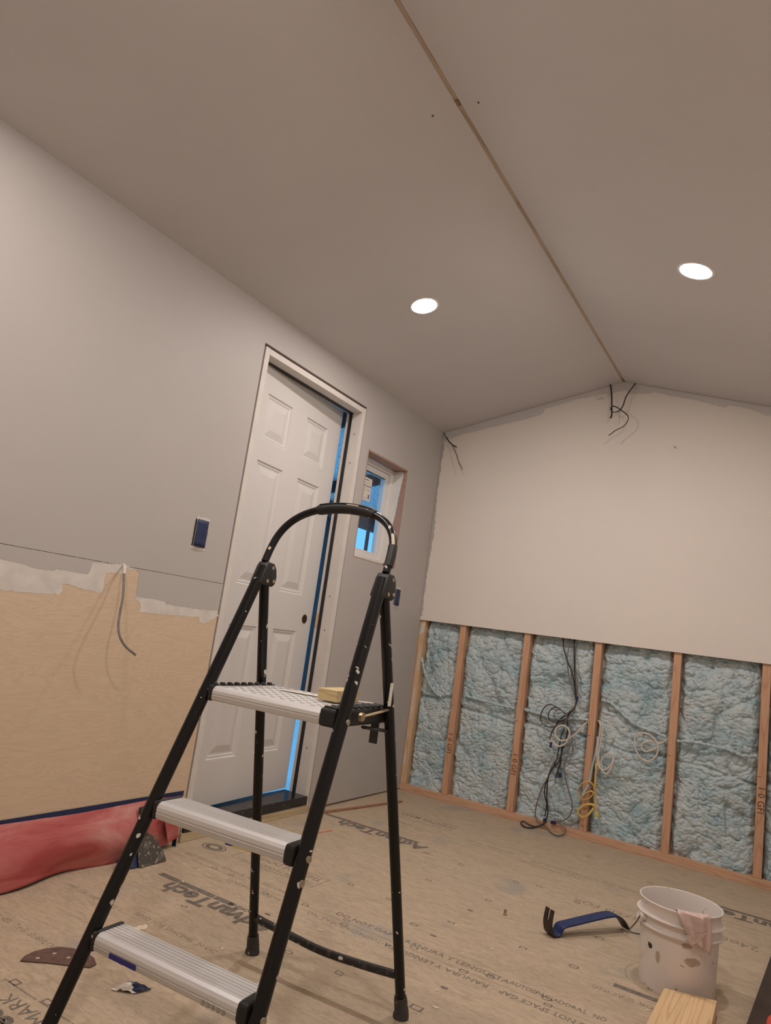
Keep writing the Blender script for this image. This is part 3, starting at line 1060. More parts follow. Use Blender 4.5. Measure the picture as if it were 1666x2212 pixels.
for s in (-1, 1):
    a, b_ = fleg(1.045), fleg(.012)
    MB().tube([(s * a[0], a[1], 1.045), (s * b_[0], b_[1], .012)], .0150, 18).build('leg', 'tube', lad, smooth=True)
    a, b_ = rleg(1.03), rleg(.012)
    MB().tube([(s * a[0], a[1] + .004, 1.03), (s * b_[0], b_[1], .012)], .0128, 18).build('leg', 'tube', lad, smooth=True)
    # rubber feet
    for fn, rad in ((fleg, .0195), (rleg, .0175)):
        p0, p1 = fn(.052), fn(.010)
        mb = MB().tube([(s * p0[0], p0[1], .052), (s * fn(.045)[0], fn(.045)[1], .045), (s * p1[0], p1[1], .016), (s * p1[0], p1[1], .006), (s * p1[0], p1[1], 0.0)],
                       [rad * .86, rad * .93, rad, rad * 1.14, rad * 1.12], 18)
        mb.build('rubber_foot', 'foot', lad, smooth=True)
    # hinge bracket
    px_ = s * .1785
    poly = [(-.332, 1.001), (-.276, .997), (-.267, 1.005), (-.264, 1.024), (-.270, 1.045), (-.281, 1.058), (-.306, 1.060), (-.314, 1.048)]
    br = MB().prism([(px_ - .0175, p[0], p[1]) for p in poly], (.035, 0, 0)).build('hinge_bracket', 'black', lad, bevel=.004, seg=3, smooth=True)
    for (yy, zz) in ((-.288, 1.046), (-.303, 1.010), (-.277, 1.012)):
        MB().tube([(px_ + s * .0165, yy, zz), (px_ + s * .0195, yy, zz)], .0048, 12).build('rivet', 'rivet', br)
        MB().tube([(px_ - s * .0165, yy, zz), (px_ - s * .0190, yy, zz)], .0048, 12).build('rivet', 'rivet', br)


def hy(z):
    return -.3063 + (z - 1.0467) * .3804


half = [(.181, 1.06), (.180, 1.10), (.174, 1.135), (.160, 1.164), (.137, 1.188), (.105, 1.206), (.060, 1.219), (0.0, 1.224)]
full = [(-x, hy(z), z) for x, z in half] + [(x, hy(z), z) for x, z in reversed(half[:-1])]
hp = smooth_path(full, 5)
MB().tube(hp, .0098, 14).build('handle', 'tube', lad, smooth=True)
gp_ = [p for p in hp if -.088 < p[0] < .098]
gr_ = MB()
gr_.tube(gp_, [.0118] + [.0145] * (len(gp_) - 2) + [.0118], 18)
gr_ = gr_.build('grip', 'cap', lad, smooth=True)
for k in range(3):
    off = (-.006, .0, .006)[k]
    MB().tube([p + np.array([0, off - .006, .0125 - abs(off) * .2]) for p in gp_[1:-1]], .0016, 6).build('grip_rib', 'black', gr_, smooth=True)
for s_, za, zb, dx in ((1, 1.075, 1.13, 0),):
    pts = [p for p in hp if p[0] > 0 and za < p[2] < zb]
    MB().tube(pts, .0118, 14).build('shrink_sleeve', 'black', lad, smooth=True)
# paint chips on the handle: thin flakes hugging the tube
for (x, z, sz) in ((.03, 1.222, .018),):
    pts = [p for p in hp if x - .02 < p[0] < x + .028 and p[2] > 1.1]
    MB().tube([p + np.array([0, -.0085, .0085]) for p in pts], .0052, 8, flat=.6).build('paint_chip', 'blob', lad, smooth=True)
pts = [p for p in hp if p[0] > .15 and 1.128 < p[2] < 1.160]
MB().tube([p + np.array([.004, -.0065, .0]) for p in pts], .0046, 8).build('paint_chip', 'blob', lad, smooth=True)
pts = [p for p in hp if p[0] < -.15 and 1.090 < p[2] < 1.106]
MB().tube([p + np.array([.003, -.0075, .0]) for p in pts], .0035, 8).build('paint_chip', 'blob', lad, smooth=True)

# rear stretcher
z0 = .100
a = rleg(z0)
st_ = smooth_path([(-a[0], a[1], z0 + .003), (-.12, a[1] - .003, z0 - .004), (0, a[1] - .006, z0 - .010), (.12, a[1] - .003, z0 - .006), (a[0], a[1], z0 + .002)], 5)
MB().tube(st_, .0100, 14).build('stretcher', 'tubedusty', lad, smooth=True)


# treads
def tread(zt, y0, y1, xl, xr, thick, grooves=6, capw=.022):
    """extruded aluminium tread, rounded nose at y0 (front), grooved top"""
    prof = [(y1, zt - thick), (y0 + .006, zt - thick), (y0 + .0015, zt - thick + .004), (y0, zt - thick * .62), (y0 + .0012, zt - thick * .60), (y0 + .0012, zt - thick * .52),
            (y0, zt - thick * .50), (y0 + .001, zt - .010), (y0 + .005, zt - .004), (y0 + .012, zt)]
    d = (y1 - y0 - .018) / grooves
    for k in range(grooves):
        y = y0 + .014 + k * d
        prof += [(y + d * .70, zt), (y + d * .74, zt - .0018), (y + d * .92, zt - .0018), (y + d * .96, zt)]
    prof += [(y1, zt), ]
    t = MB().prism([(xl, p[0], p[1]) for p in prof], (xr - xl, 0, 0)).build('tread', 'alu', lad)
    return t


def endcap(x0, x1, y0, y1, z0_, z1_, par):
    return box('end_cap', 'cap', par, x0, x1, y0, y1, z0_, z1_, .006)


# platform
zt = .742
t = tread(zt, -.438, -.185, -.165, .140, .034, 9)
for (x0, x1) in ((-.180, -.1648), (.1398, .180)):
    c_ = endcap(x0, x1, -.4395, -.183, zt - .0355, zt + .003, t)
    for k in range(9):
        yy = -.430 + k * .027
        box('cap_ridge', 'cap', c_ if False else t, x0 + .003, x1 - .002, yy, yy + .014, zt + .001, zt + .0075, .003)
for i in range(11):
    for j in range(9):
        xx = -.15 + i * .0275
        yy = -.415 + j * .0265
        MB().prism([(xx, yy, zt - .0005), (xx + .007, yy - .0022, zt - .0005), (xx + .014, yy, zt - .0005), (xx + .007, yy + .0022, zt - .0005)], (0, 0, .0016)).build('tread_bump', 'aludust', t)
tg = MB().box(.150, .172, -.2125, -.2115, zt - .085, zt - .0356).build('hang_tag', 'black', lad)
MB().box(.152, .170, -.2129, -.2126, zt - .083, zt - .050).build('tag_print', 'foot', tg)
# folding links
for s in (-1, 1):
    mb = MB().tube(smooth_path([(s * .193, -.345, zt - .012), (s * .194, -.30, zt - .008), (s * .195, -.24, zt - .002), (s * .196, -.20, zt + .006)], 4), .0055, 10, flat=.5)
    l_ = mb.build('folding_link', 'brass', lad, smooth=True)
    MB().tube([(s * .190, -.345, zt - .012), (s * .198, -.345, zt - .012)], .0095, 14).build('rivet', 'brass', l_)
    mb = MB().tube([(s * .178, -.30, zt - .040), (s * .186, -.25, zt - .046), (s * .192, -.215, zt - .050)], .008, 10, flat=.5)
    mb.build('support_arm', 'black', lad, smooth=True)
    f0 = fleg(zt - .018)
    MB().tube([(s * (f0[0] + .012), f0[1], zt - .018), (s * (f0[0] + .0165), f0[1], zt - .018)], .0065, 14).build('rivet', 'rivet', lad)
# middle and lower treads
for (zt, y0, y1, th_) in ((.488, -.537, -.458, .036), (.241, -.632, -.556, .034)):
    hw = fleg(zt - .02)[0] - .013
    t = tread(zt, y0, y1, -hw + .014, hw - .026, th_, 6)
    endcap(-hw + .0005, -hw + .0142, y0 - .001, y1 + .004, zt - th_ - .002, zt + .0025, t)
    endcap(hw - .0262, hw - .002, y0 - .001, y0 + .052, zt - th_ - .002, zt + .0025, t)
    for s in (1,):
        for dz in (.004, -.036):
            f0 = fleg(zt - .02 + dz)
            MB().tube([(s * (f0[0] + .011), f0[1] - .002, zt - .02 + dz), (s * (f0[0] + .0165), f0[1] - .004, zt - .02 + dz)], .0065, 14).build('rivet', 'rivet', lad)
    if zt < .3:
        lb_ = MB().box(-.145, -.070, y0 - .0006, y0 - .0001, zt - .030, zt - .020).build('sticker', 'blue', t)
        for k in range(5):
            MB().box(.10 + k * .012, .107 + k * .012, y0 - .0006, y0 - .0001, zt - .031, zt - .021).build('sticker', 'aludust', t)
# wear sticker on the rear leg
a = rleg(.79)
MB().box(a[0] + .0105, a[0] + .0138, a[1] - .0085, a[1] + .002, .752, .806).build('sticker', 'paper', lad)


def lloc(x, y, z):
    c_, s_ = math.cos(.0501), math.sin(.0501)
    return (1.0322 + c_ * x - s_ * y, -2.2483 + s_ * x + c_ * y, z)


# ---- wood offcut and paper strip on the platform
zt = .7442
sh = MB()
P = [(-.094, -.262), (.02, -.238), (.128, -.165), (.137, -.180), (.03, -.258), (-.090, -.280)]
ps = empty('paper_strip', lloc(0, -.2, zt))
bpy.data.objects.remove(ps)
ps = sh.prism([lloc(p[0], p[1], zt) for p in P], (0, 0, .0012)).build('paper_strip', 'paper')
tag(ps, 'white paper strip lying under the wood offcut on the ladder platform', 'paper')
cx, cy, cz = lloc(.080, -.266, zt + .0014)
bk = MB().box(-.0265, .0265, -.0535, .0535, 0, .027).build('wood_offcut', 'block', None, bevel=.0012)
bk.location = (cx, cy, cz)
bk.rotation_euler = (0, 0, .0501)
tag(bk, 'small pale treated-wood offcut lying on the ladder platform', 'wood block')

# ---- bucket
bc = empty('bucket', (1.784, -1.454, 0))
tag(bc, 'grimy white plastic bucket standing on the subfloor', 'bucket')
h = .2405


def br_(z):
    return .107 + (.1135 - .107) * z / h


prof = [(0.0, .004), (.098, .004), (.1005, .0), (.1055, 0.0), (br_(.01), .006), (br_(.165), .165), (.1225, .1665), (.1235, .170), (br_(.172), .1735), (br_(.196), .196), (.1235, .1975), (.1245, .201), (br_(.203), .2045),
        (br_(.215), .222), (.1165, .232), (.1190, .2355), (.1192, .2390), (.1175, .2405), (.1155, .2395), (.1125, .225), (.1085, .17), (.1025, .008), (0.0, .008)]
MB().lathe(prof, 72).build('shell', 'bucket', bc, smooth=True)
for an in (math.radians(218), math.radians(38)):
    c_ = (math.cos(an), math.sin(an))
    MB().tube([(.112 * c_[0], .112 * c_[1], .186), (.129 * c_[0], .129 * c_[1], .186)], .010, 14).build('bail_ear', 'bucket', bc, smooth=True)
a0, a1 = math.radians(218), math.radians(38)
hw = []
for k in range(41):
    t_ = k / 40
    an = a0 + (a1 + 2 * PI - a0) * t_ if False else a0 - (a0 - a1) * t_
    rr_ = .130 + .016 * math.sin(PI * t_) ** .5
    hw.append((rr_ * math.cos(an), rr_ * math.sin(an), .186 - .105 * math.sin(PI * t_) ** .62))
MB().tube(smooth_path(hw, 2), .0021, 8).build('bail_wire', 'wire', bc, smooth=True)
for (an, z, s1, s2) in ((233, .118, .0075, .008), (200, .158, .0035, .012), (206, .170, .003, .006)):
    r_ = br_(z) + .0004
    poly = []
    for i in range(16):
        q = 2 * PI * i / 16
        rr_ = random.uniform(.7, 1.25)
        aa = math.radians(an) + s1 * rr_ * math.cos(q) / r_
        poly.append(((r_ + .0006) * math.cos(aa), (r_ + .0006) * math.sin(aa), z + s2 * rr_ * math.sin(q)))
    MB().add(poly, [tuple(range(16))]).build('tar_spot', 'black', bc)
for (an, z, s1, s2) in ((248, .098, .007, .017), (298, .112, .022, .012), (289, .152, .016, .007)):
    r_ = br_(z) + .0002
    poly = []
    for i in range(22):
        q = 2 * PI * i / 22
        rr_ = random.uniform(.8, 1.15)
        aa = math.radians(an) + s1 * rr_ * math.cos(q) / r_
        zz = z + s2 * rr_ * math.sin(q)
        rz_ = br_(zz) + .0007
        poly.append((rz_ * math.cos(aa), rz_ * math.sin(aa), zz))
    cc = (r_ + .0009)
    poly.append((cc * math.cos(math.radians(an)), cc * math.sin(math.radians(an)), z))
    MB().add(poly, [(i, (i + 1) % 22, 22) for i in range(22)]).build('grime_patch', 'grime', bc)

# ---- rag over the bucket rim
rg = MB()
nu, nv = 26, 30
a_c = math.radians(289)
vs = []
for j in range(nv):
    for i in range(nu):
        u_ = i / (nu - 1)
        v_ = j / (nv - 1)
        wid = .30 * (1 - .10 * v_)
        an = math.radians(268 + 24 * max(0, (v_ - .3) / .7)) * (1 - u_) + math.radians(317) * u_
        L_ = -.05 + v_ * (.138 + .024 * u_ ** 2)
        fold = .004 * math.sin(u_ * 17 + v_ * 5) * v_ + .0035 * math.sin(u_ * 9 - v_ * 9)
        if L_ < 0:
            r_, z = .1105 + .05 * L_ - .002, .2425 + .9 * L_
            r_ = min(r_, .1135)
        elif L_ < .012:
            r_, z = .112 + L_ * .95, .2440 + .002 * math.sin(L_ / .012 * PI) - L_ * .05
        else:
            r_, z = .1270 + fold * .8 + .002, .2435 - (L_ - .012)
        vs.append((r_ * math.cos(an), r_ * math.sin(an), z))
fs = [(j * nu + i, j * nu + i + 1, (j + 1) * nu + i + 1, (j + 1) * nu + i) for j in range(nv - 1) for i in range(nu - 1)]
rg.add(vs, fs)
ro = rg.build('rag', 'rag', None, smooth=True)
ro.location = (1.784, -1.454, 0)
sm = ro.modifiers.new('thick', 'SOLIDIFY')
sm.thickness = .0022
sm.offset = 1
tag(ro, 'pinkish cloth rag hanging over the bucket rim', 'rag')
# folded corner
fc = MB()
pts = [(284, .186), (297, .196), (310, .203), (303, .184), (292, .164)]
vs = [(.1335 * math.cos(math.radians(p[0])), .1335 * math.sin(math.radians(p[0])), p[1]) for p in pts]
o = fc.add(vs, [(0, 1, 3), (1, 2, 3), (0, 3, 4)]).build('folded_corner', 'rag', ro)
sm = o.modifiers.new('thick', 'SOLIDIFY'); sm.thickness = .002

# ---- board offcut lying in front of the bucket
o = MB().prism([(1.772, -1.600, 0), (1.906, -1.556, 0), (1.914, -1.98, 0), (1.770, -1.98, 0)], (0, 0, .038)).build('board_offcut', 'pine', None, bevel=.002, origin=(1.84, -1.77, 0))
tag(o, 'pine board offcut with bold grain lying in front of the bucket', 'board')

# ---- dark board and red tool by the right wall
o = MB().prism([(1.982, -1.60, 0), (2.000, -1.635, 0), (2.030, -1.60, 0), (2.22, -1.36, 0), (2.22, -.45, 0), (2.045, -.45, 0)], (0, 0, .019)).build('brown_board', 'brown', None, bevel=.0015, origin=(2.1, -1, 0))
tag(o, 'dark brown board lying along the right edge of the floor', 'board')
rt = empty('red_tool', (2.088, -1.80, 0))
tag(rt, 'red plastic tool at the lower right corner beside the dark board', 'tool')
MB().box(-.055, .06, -.09, .12, 0, .105).build('housing', 'red', rt, bevel=.02, seg=4, smooth=True)
MB().tube([(0, .115, .05), (0, .17, .04)], .016, 16).build('nozzle', 'black', rt, smooth=True)

# ---- pry bar
pb = empty('pry_bar', (1.384, -1.408, 0))
tag(pb, 'blue flat pry bar with an upturned dark claw lying on the subfloor', 'pry bar')
ax = np.array([.545, .838, 0])
pb.rotation_euler = (0, 0, math.atan2(ax[1], ax[0]))


def strip_prof(line, tk_, w0, w1, off=0.0):
    """bent flat bar: line of (s,z); width along local y"""
    L = [np.array(p, float) for p in line]
    up, dn = [], []
    for i, p in enumerate(L):
        t_ = L[min(i + 1, len(L) - 1)] - L[max(i - 1, 0)]
        t_ /= np.linalg.norm(t_)
        n_ = np.array([-t_[1], t_[0]])
        up.append(p + n_ * tk_ / 2)
        dn.append(p - n_ * tk_ / 2)
    loop = up + dn[::-1]
    n = len(loop)
    m_ = len(L)
    ww = [w0 + (w1 - w0) * i / (m_ - 1) for i in range(m_)]
    ww = ww + ww[::-1]
    vs = [(p[0], off - w_ / 2, p[1]) for p, w_ in zip(loop, ww)] + [(p[0], off + w_ / 2, p[1]) for p, w_ in zip(loop, ww)]
    fs = []
    for i in range(m_ - 1):
        a, b_, c_, d_ = i, i + 1, n - 2 - i, n - 1 - i
        fs += [(a, b_, c_, d_), (n + a, n + d_, n + c_, n + b_)]
    fs += [(i, n + i, n + (i + 1) % n, (i + 1) % n) for i in range(n)]
    return MB().add(vs, fs)


body = [(.010, .0045), (.020, .006), (.027, .014), (.034, .026), (.045, .032), (.09, .038), (.15, .046), (.21, .0535), (.25, .057), (.275, .056), (.295, .049)]
strip_prof(smooth_path([(p[0], p[1]) for p in body], 3), .006, .044, .044).build('bar', 'prybl', pb, bevel=.001, smooth=True)
heel = [(-.018, .062), (-.0185, .045), (-.016, .028), (-.009, .012), (.0, .0055), (.012, .0045)]
hp_ = smooth_path([(p[0], p[1]) for p in heel], 3)
strip_prof(hp_[2:], .0065, .043, .044).build('heel', 'iron', pb, bevel=.001, smooth=True)
for s in (-1, 1):
    strip_prof([(-.0135, .086), (-.0165, .070), (-.0183, .055), (-.0185, .046)], .0055, .0165, .0185, s * .0125).build('claw', 'iron', pb, bevel=.001)
tipl = smooth_path([(.294, .0495), (.312, .037), (.328, .020), (.340, .006)], 3)
strip_prof(tipl, .0052, .044, .040).build('chisel_tip', 'iron', pb, bevel=.001, smooth=True)

# ---- putty knife leaning against the red sheeting
pk = empty('putty_knife', (.13, -2.03, 0))
tag(pk, 'broad putty knife caked with compound leaning on the red sheeting', 'putty knife')
tilt = .075
bl = [(-.062, 0), (.062, .0), (.060, .018), (.053, .045), (.042, .070), (.028, .092), (.014, .104), (.006, .108), (-.010, .106), (-.030, .094), (-.048, .066), (-.058, .030)]
MB().prism([(-p[1] * .55, p[0], .002 + p[1] * .83) for p in bl], (.0012, 0, .0008)).build('blade', 'blade', pk)
MB().tube([(-.055, -.002, .088), (-.068, -.002, .107), (-.074, -.003, .117)], [.006, .007, .009], 10).build('tang', 'blade', pk, smooth=True)
MB().tube([(-.074, -.003, .117), (-.082, -.004, .135), (-.092, -.006, .158), (-.1, -.008, .175)], [.010, .013, .014, .010], 14, flat=.7).build('handle', 'black', pk, smooth=True)

# ---- red sheeting along the wall base
YR0, YR1 = -3.4, -1.828
rs = empty('red_sheeting', (0.02, -2.4, 0))
tag(rs, 'red paper sheeting bulging along the wall base, taped at its top edge', 'paper sheeting')
rs.location = (0, 0, 0)
ny, nk = 90, 22
vs = []
for j in range(ny):
    y = YR0 + (YR1 - YR0) * j / (ny - 1)
    t_ = j / (ny - 1)
    top = .186 + .003 * math.sin(y * 9)
    foot = .046 + .018 * math.sin(y * 7 + 1.2) + .012 * math.sin(y * 17)
    lift = max(0, .010 * math.sin(y * 8.5 + 3.4))
    endf = min(1, (YR1 - y) / .16)
    if endf < 1:
        lift += (1 - endf) * .03
    bul = (.055 + .012 * math.sin(y * 5.0)) * (.35 + .65 * endf)
    for i in range(nk):
        s_ = i / (nk - 1)
        z = top + (lift + .001 - top) * s_
        x = .0015 + foot * s_ ** 1.5 * (.5 + .5 * endf) + bul * math.sin(PI * min(1, s_ * 1.04)) ** 1.1 * .55
        x += .0035 * math.sin(y * 31 + s_ * 7) * s_ * (1 - s_) * 2
        if s_ < .1:
            x += 0
        vs.append((x, y, z))
fs = [(j * nk + i, j * nk + i + 1, (j + 1) * nk + i + 1, (j + 1) * nk + i) for j in range(ny - 1) for i in range(nk - 1)]
o = MB().add(vs, fs).build('sheet', 'rosin', rs, smooth=True)
sm = o.modifiers.new('thick', 'SOLIDIFY'); sm.thickness = .0012; sm.offset = -1
rnd = random.Random(4)
edge = [(YR0, .197), (YR1 + .02, .199)] + [(YR1 + .02 - k * .04, .1815 + rnd.uniform(-.003, .003)) for k in range(int((YR1 - YR0) / .04))]
MB().prism([(.0022, p[0], p[1]) for p in edge], (.0008, 0, 0)).build('tape_strip', 'navy', rs)
# folded end with tape
MB().prism([(.040, YR1 - .075, .165), (.034, YR1 - .045, .165), (.034, YR1 - .045, .115), (.040, YR1 - .06, .108), (.040, YR1 - .078, .12)], (.0015, .0006, 0)).build('tape_piece', 'navy', rs)
MB().prism([(.012, YR1 - .006, .0), (.032, YR1 - .004, .0), (.03, YR1 - .003, .045), (.014, YR1 - .005, .04)], (0, .0012, 0)).build('tape_piece', 'navy', rs)
MB().prism([(.068, YR1 - .13, .145), (.030, YR1 - .005, .185), (.020, YR1 + .004, .05), (.055, YR1 - .07, .03)], (.001, .001, .0)).build('folded_flap', 'rosin', rs)

# navy scrap behind the ladder leg by the sheeting
o = MB().prism([(.105, -2.155, .0), (.118, -2.10, .0), (.10, -2.05, .0), (.085, -2.06, .035), (.085, -2.12, .045), (.09, -2.165, .03)], (.006, 0, .004)).build('navy_scrap', 'navy', None)
tag(o, 'navy scrap propped against the red sheeting behind the ladder leg', 'tape')

# ---- half-round sanding sheet
hd = MB()
pts = [fl(q)[:2] for q in ((43, 2078), (52, 2068), (72, 2058), (100, 2051), (130, 2048), (158, 2051), (185, 2060), (203, 2072), (208, 2085), (195, 2092), (160, 2089), (100, 2082))]
o = hd.prism([(p[0], p[1], .0006) for p in pts], (0, 0, .003)).build('sanding_disc', 'sand', None, bevel=.0008)
tag(o, 'folded brown sanding disc with holes lying left of the ladder', 'sanding disc')
for q in ((81, 2073), (117, 2063), (147, 2072)):
    p = fl(q)
    MB().tube([(p[0], p[1], .0036), (p[0], p[1], .0040)], .0052, 12).build('dust_hole', 'floor', o)

# ---- crumpled blue tape piece
p0 = fl((283, 2140))
mb = MB()
rnd = random.Random(9)
n = 9
vs, fs = [], []
for j in range(n):
    for i in range(n):
        u_, v_ = i / (n - 1) - .5, j / (n - 1) - .5
        z = .004 + .016 * max(0, 1 - (u_ * u_ + v_ * v_) * 3.2) + rnd.uniform(-.003, .003)
        vs.append((p0[0] + u_ * .052 + v_ * .012, p0[1] + v_ * .040 + u_ * .030, max(z, .001)))
fs = [(j * n + i, j * n + i + 1, (j + 1) * n + i + 1, (j + 1) * n + i) for j in range(n - 1) for i in range(n - 1)]
o = mb.add(vs, fs).build('tape_scrap', 'navy', None)
tag(o, 'crumpled blue and white tape scrap on the floor under the lowest tread', 'tape')
me = o.data
me.materials.append(M['paper'])
for i, pg in enumerate(me.polygons):
    c_ = pg.center
    if (c_.y - p0[1]) < -.004:
        pg.material_index = 1
sm = o.modifiers.new('thick', 'SOLIDIFY'); sm.thickness = .001

# ---- dried compound splotch
pts = [fl((285 + a, 2000 + b_))[:2] for a, b_ in ((0, 12), (3, 5), (12, 3), (14, 0), (24, 1), (31, -3), (34, 4), (28, 9), (18, 9), (10, 13), (3, 15))]
o = MB().prism([(p[0], p[1], .0003) for p in pts], (0, 0, .0016)).build('compound_splotch', 'blob', None)
tag(o, 'pale dried compound splotch on the floor behind the lowest tread', 'splotch')

# ---- wood strips near the door
a, b_ = fl((657, 1757)), fl((868, 1733))
d = (b_ - a) / np.linalg.norm(b_ - a)
n_ = np.array([-d[1], d[0], 0])
a = a + np.array([.035, 0, 0])
o = MB().prism([a - n_ * .010, b_ - n_ * .006, b_ + n_ * .006, a + n_ * .010], (0, 0, .009)).build('wood_strip', 'trimw', None, bevel=.001)
tag(o, 'long thin brown wood strip on the floor between door and corner', 'wood strip')
a, b_ = fl((672, 1802)), fl((716, 1794))
d = (b_ - a) / np.linalg.norm(b_ - a)
n_ = np.array([-d[1], d[0], 0])
o = MB().prism([a - n_ * .007, b_ - n_ * .007, b_ + n_ * .007, a + n_ * .007], (0, 0, .006)).build('wood_strip', 'stud', None, bevel=.0008)
tag(o, 'short reddish wood strip on the floor right of the ladder leg', 'wood strip')

# ---- yellow and blue packet under the middle tread
a, b_ = fl((486, 1824)), fl((640, 1871))
d = (b_ - a) / np.linalg.norm(b_ - a)
n_ = np.array([-d[1], d[0], 0])
pk_ = empty('card_packet', tuple(a))
tag(pk_, 'flat yellow packet with blue ends lying on the floor under the middle tread', 'packet')
L_ = np.linalg.norm(b_ - a)
pk_.rotation_euler = (0, 0, math.atan2(d[1], d[0]))
MB().box(.036, L_ - .075, 0, .045, 0, .006).build('yellow_face', 'yellow', pk_, bevel=.0008)
MB().prism([(0, 0, 0), (.024, 0, 0), (.036, .008, 0), (.022, .02, 0), (.036, .045, 0), (0, .045, 0)], (0, 0, .006)).build('blue_end', 'blue', pk_)
MB().box(L_ - .075, L_, 0, .045, 0, .006).build('blue_end', 'blue', pk_, bevel=.0008)
text_mesh('packet_print', 'CAUTION', .010, 'text', pk_, (.13, .004, .0063), (0, 0, 0))

# ---- small hardware on the floor
p = fl((1091, 1977))
o = MB().lathe([(.0, .0), (.006, .0), (.006, .006), (.0045, .007), (.0045, .013), (.006, .014), (.006, .018), (.0, .018)], 14).build('brass_fitting', 'brass', None, smooth=True)
o.location = p
tag(o, 'tiny brass fitting standing on the floor left of the pry bar', 'fitting')
p = fl((1316, 1976))
o = MB().lathe([(.0, .0), (.014, .0), (.015, .0015), (.014, .003), (.0, .003)], 20).build('slug_disc', 'rivet', None, smooth=True)
o.location = p
tag(o, 'small grey metal disc on the floor behind the pry bar', 'disc')
rnd = random.Random(21)
for q in ((398, 1868), (430, 1880), (395, 1905), (1000, 2060), (1063, 2050), (945, 2140), (940, 2177), (985, 2000), (1350, 2015), (1180, 1973), (690, 2010), (600, 1845), (1400, 2183), (1300, 1862), (560, 2128), (480, 2050), (830, 1890), (1150, 1850)):
    p = fl(q)
    an = rnd.uniform(0, PI)
    L_, w_ = rnd.uniform(.005, .012), rnd.uniform(.002, .004)
    c_, s_ = math.cos(an), math.sin(an)
    loop = [(-L_, -w_), (L_ * .6, -w_ * .8), (L_, w_ * .4), (-L_ * .5, w_)]
    o = MB().prism([(p[0] + a_ * c_ - b_ * s_, p[1] + a_ * s_ + b_ * c_, .0003) for a_, b_ in loop], (0, 0, .0018)).build('wood_chip', 'blob', None)
    tag(o, 'tiny pale chip scattered on the subfloor', 'chip', 'pale chips scattered on the subfloor')

# ---- electrical boxes covered with blue tape


def taped_box(y, z, wd, ht, label, side=True):
    t = empty('electrical_box', (0, y, z))
    tag(t, label, 'electrical box')
    MB().box(-.05, -.0005, -wd / 2, wd / 2, -ht / 2, ht / 2).build('box_body', 'navy', t)
    rnd = random.Random(int(z * 1000))
    poly = ragged([(-wd / 2 - .006, -ht / 2 - .006), (wd / 2 + .002, -ht / 2 - .006), (wd / 2 + .003, ht / 2 + .006), (-wd / 2 + .004, ht / 2 + .006)], .006, .0028, rnd)
    MB().prism([(.0004, p[0], p[1]) for p in poly], (.0006, 0, 0)).build('primer_smear', 'patch', t)
    vs, fs = [], []
    nn = 8
    for j in range(nn):
        for i in range(nn):
            u_, v_ = i / (nn - 1), j / (nn - 1)
            vs.append((.0015 + .006 * math.sin(PI * u_) * (1 - .5 * v_) + rnd.uniform(0, .0012) + .004 * (1 - u_), -wd / 2 + .007 + u_ * (wd - .007), -ht / 2 + .005 + v_ * (ht - .010)))
    fs = [(j * nn + i, j * nn + i + 1, (j + 1) * nn + i + 1, (j + 1) * nn + i) for j in range(nn - 1) for i in range(nn - 1)]
    o = MB().add(vs, fs).build('tape_cover', 'navy', t, smooth=True)
    sm = o.modifiers.new('thick', 'SOLIDIFY'); sm.thickness = .0006
    MB().box(.0011, .0016, -wd / 2 - .001, -wd / 2 + .006, -ht / 2 + .004, ht / 2 - .006).build('gap', 'black', t)
    return t


taped_box(-1.968, 1.204, .072, .118, 'wall box covered with navy tape left of the door')
taped_box(-.338, 1.128, .066, .105, 'wall box with navy tape between window and corner')

# ---- loose cables


def cable(name, pts, r, mat, label, cat='cable', group=None, flat=None, parent=None, k=5):
    mb = MB().tube(smooth_path(pts, k), r, 8, flat=flat)
    o = mb.build(name, mat, parent, smooth=True)
    if label:
        tag(o, label, cat if not parent else None, group)
    return o


# on the left wall
raw = [((862, 383), .0), ((860, 405), .014), ((858, 450), .030), ((852, 600), .060), ((834, 700), .078), ((820, 800), .096), ((830, 880), .112), ((870, 950), .126), ((940, 1010), .140)]
pts = [lw((a[0] * .3121, 1100 + a[1] * .3121), x) for a, x in raw]
pts[0][0] = -.004
cable('wall_cable', pts, .0042, 'cableg', 'single grey cable hanging from the plywood wall left of the door', flat=.7)
cb = cable('cable_stub', [p + np.array([.001, 0, 0]) for p in pts[:3]], .0052, 'cablew', None, parent=bpy.data.objects['wall_cable'])


def settle(q, y):
    p = bw(q, y)
    if p[2] < .006:
        p = fl(q, .006)
        if p[1] > -.006:
            p[1] = -.006
    return p


def zA(a, b_, y=-.02):
    return bw((1120 + a * .14406, 1360 + b_ * .14406), y)


def zB(a, b_, y=-.02):
    return settle((1120 + a * .14406, 1520 + b_ * .14406), y)


def zC(a, b_, y=-.012):
    return bw((1200 + a * .2797, 1360 + b_ * .2797), y)


def zD(a, b_, y):
    return bw((1280 + a * .08403, 800 + b_ * .08403), y)


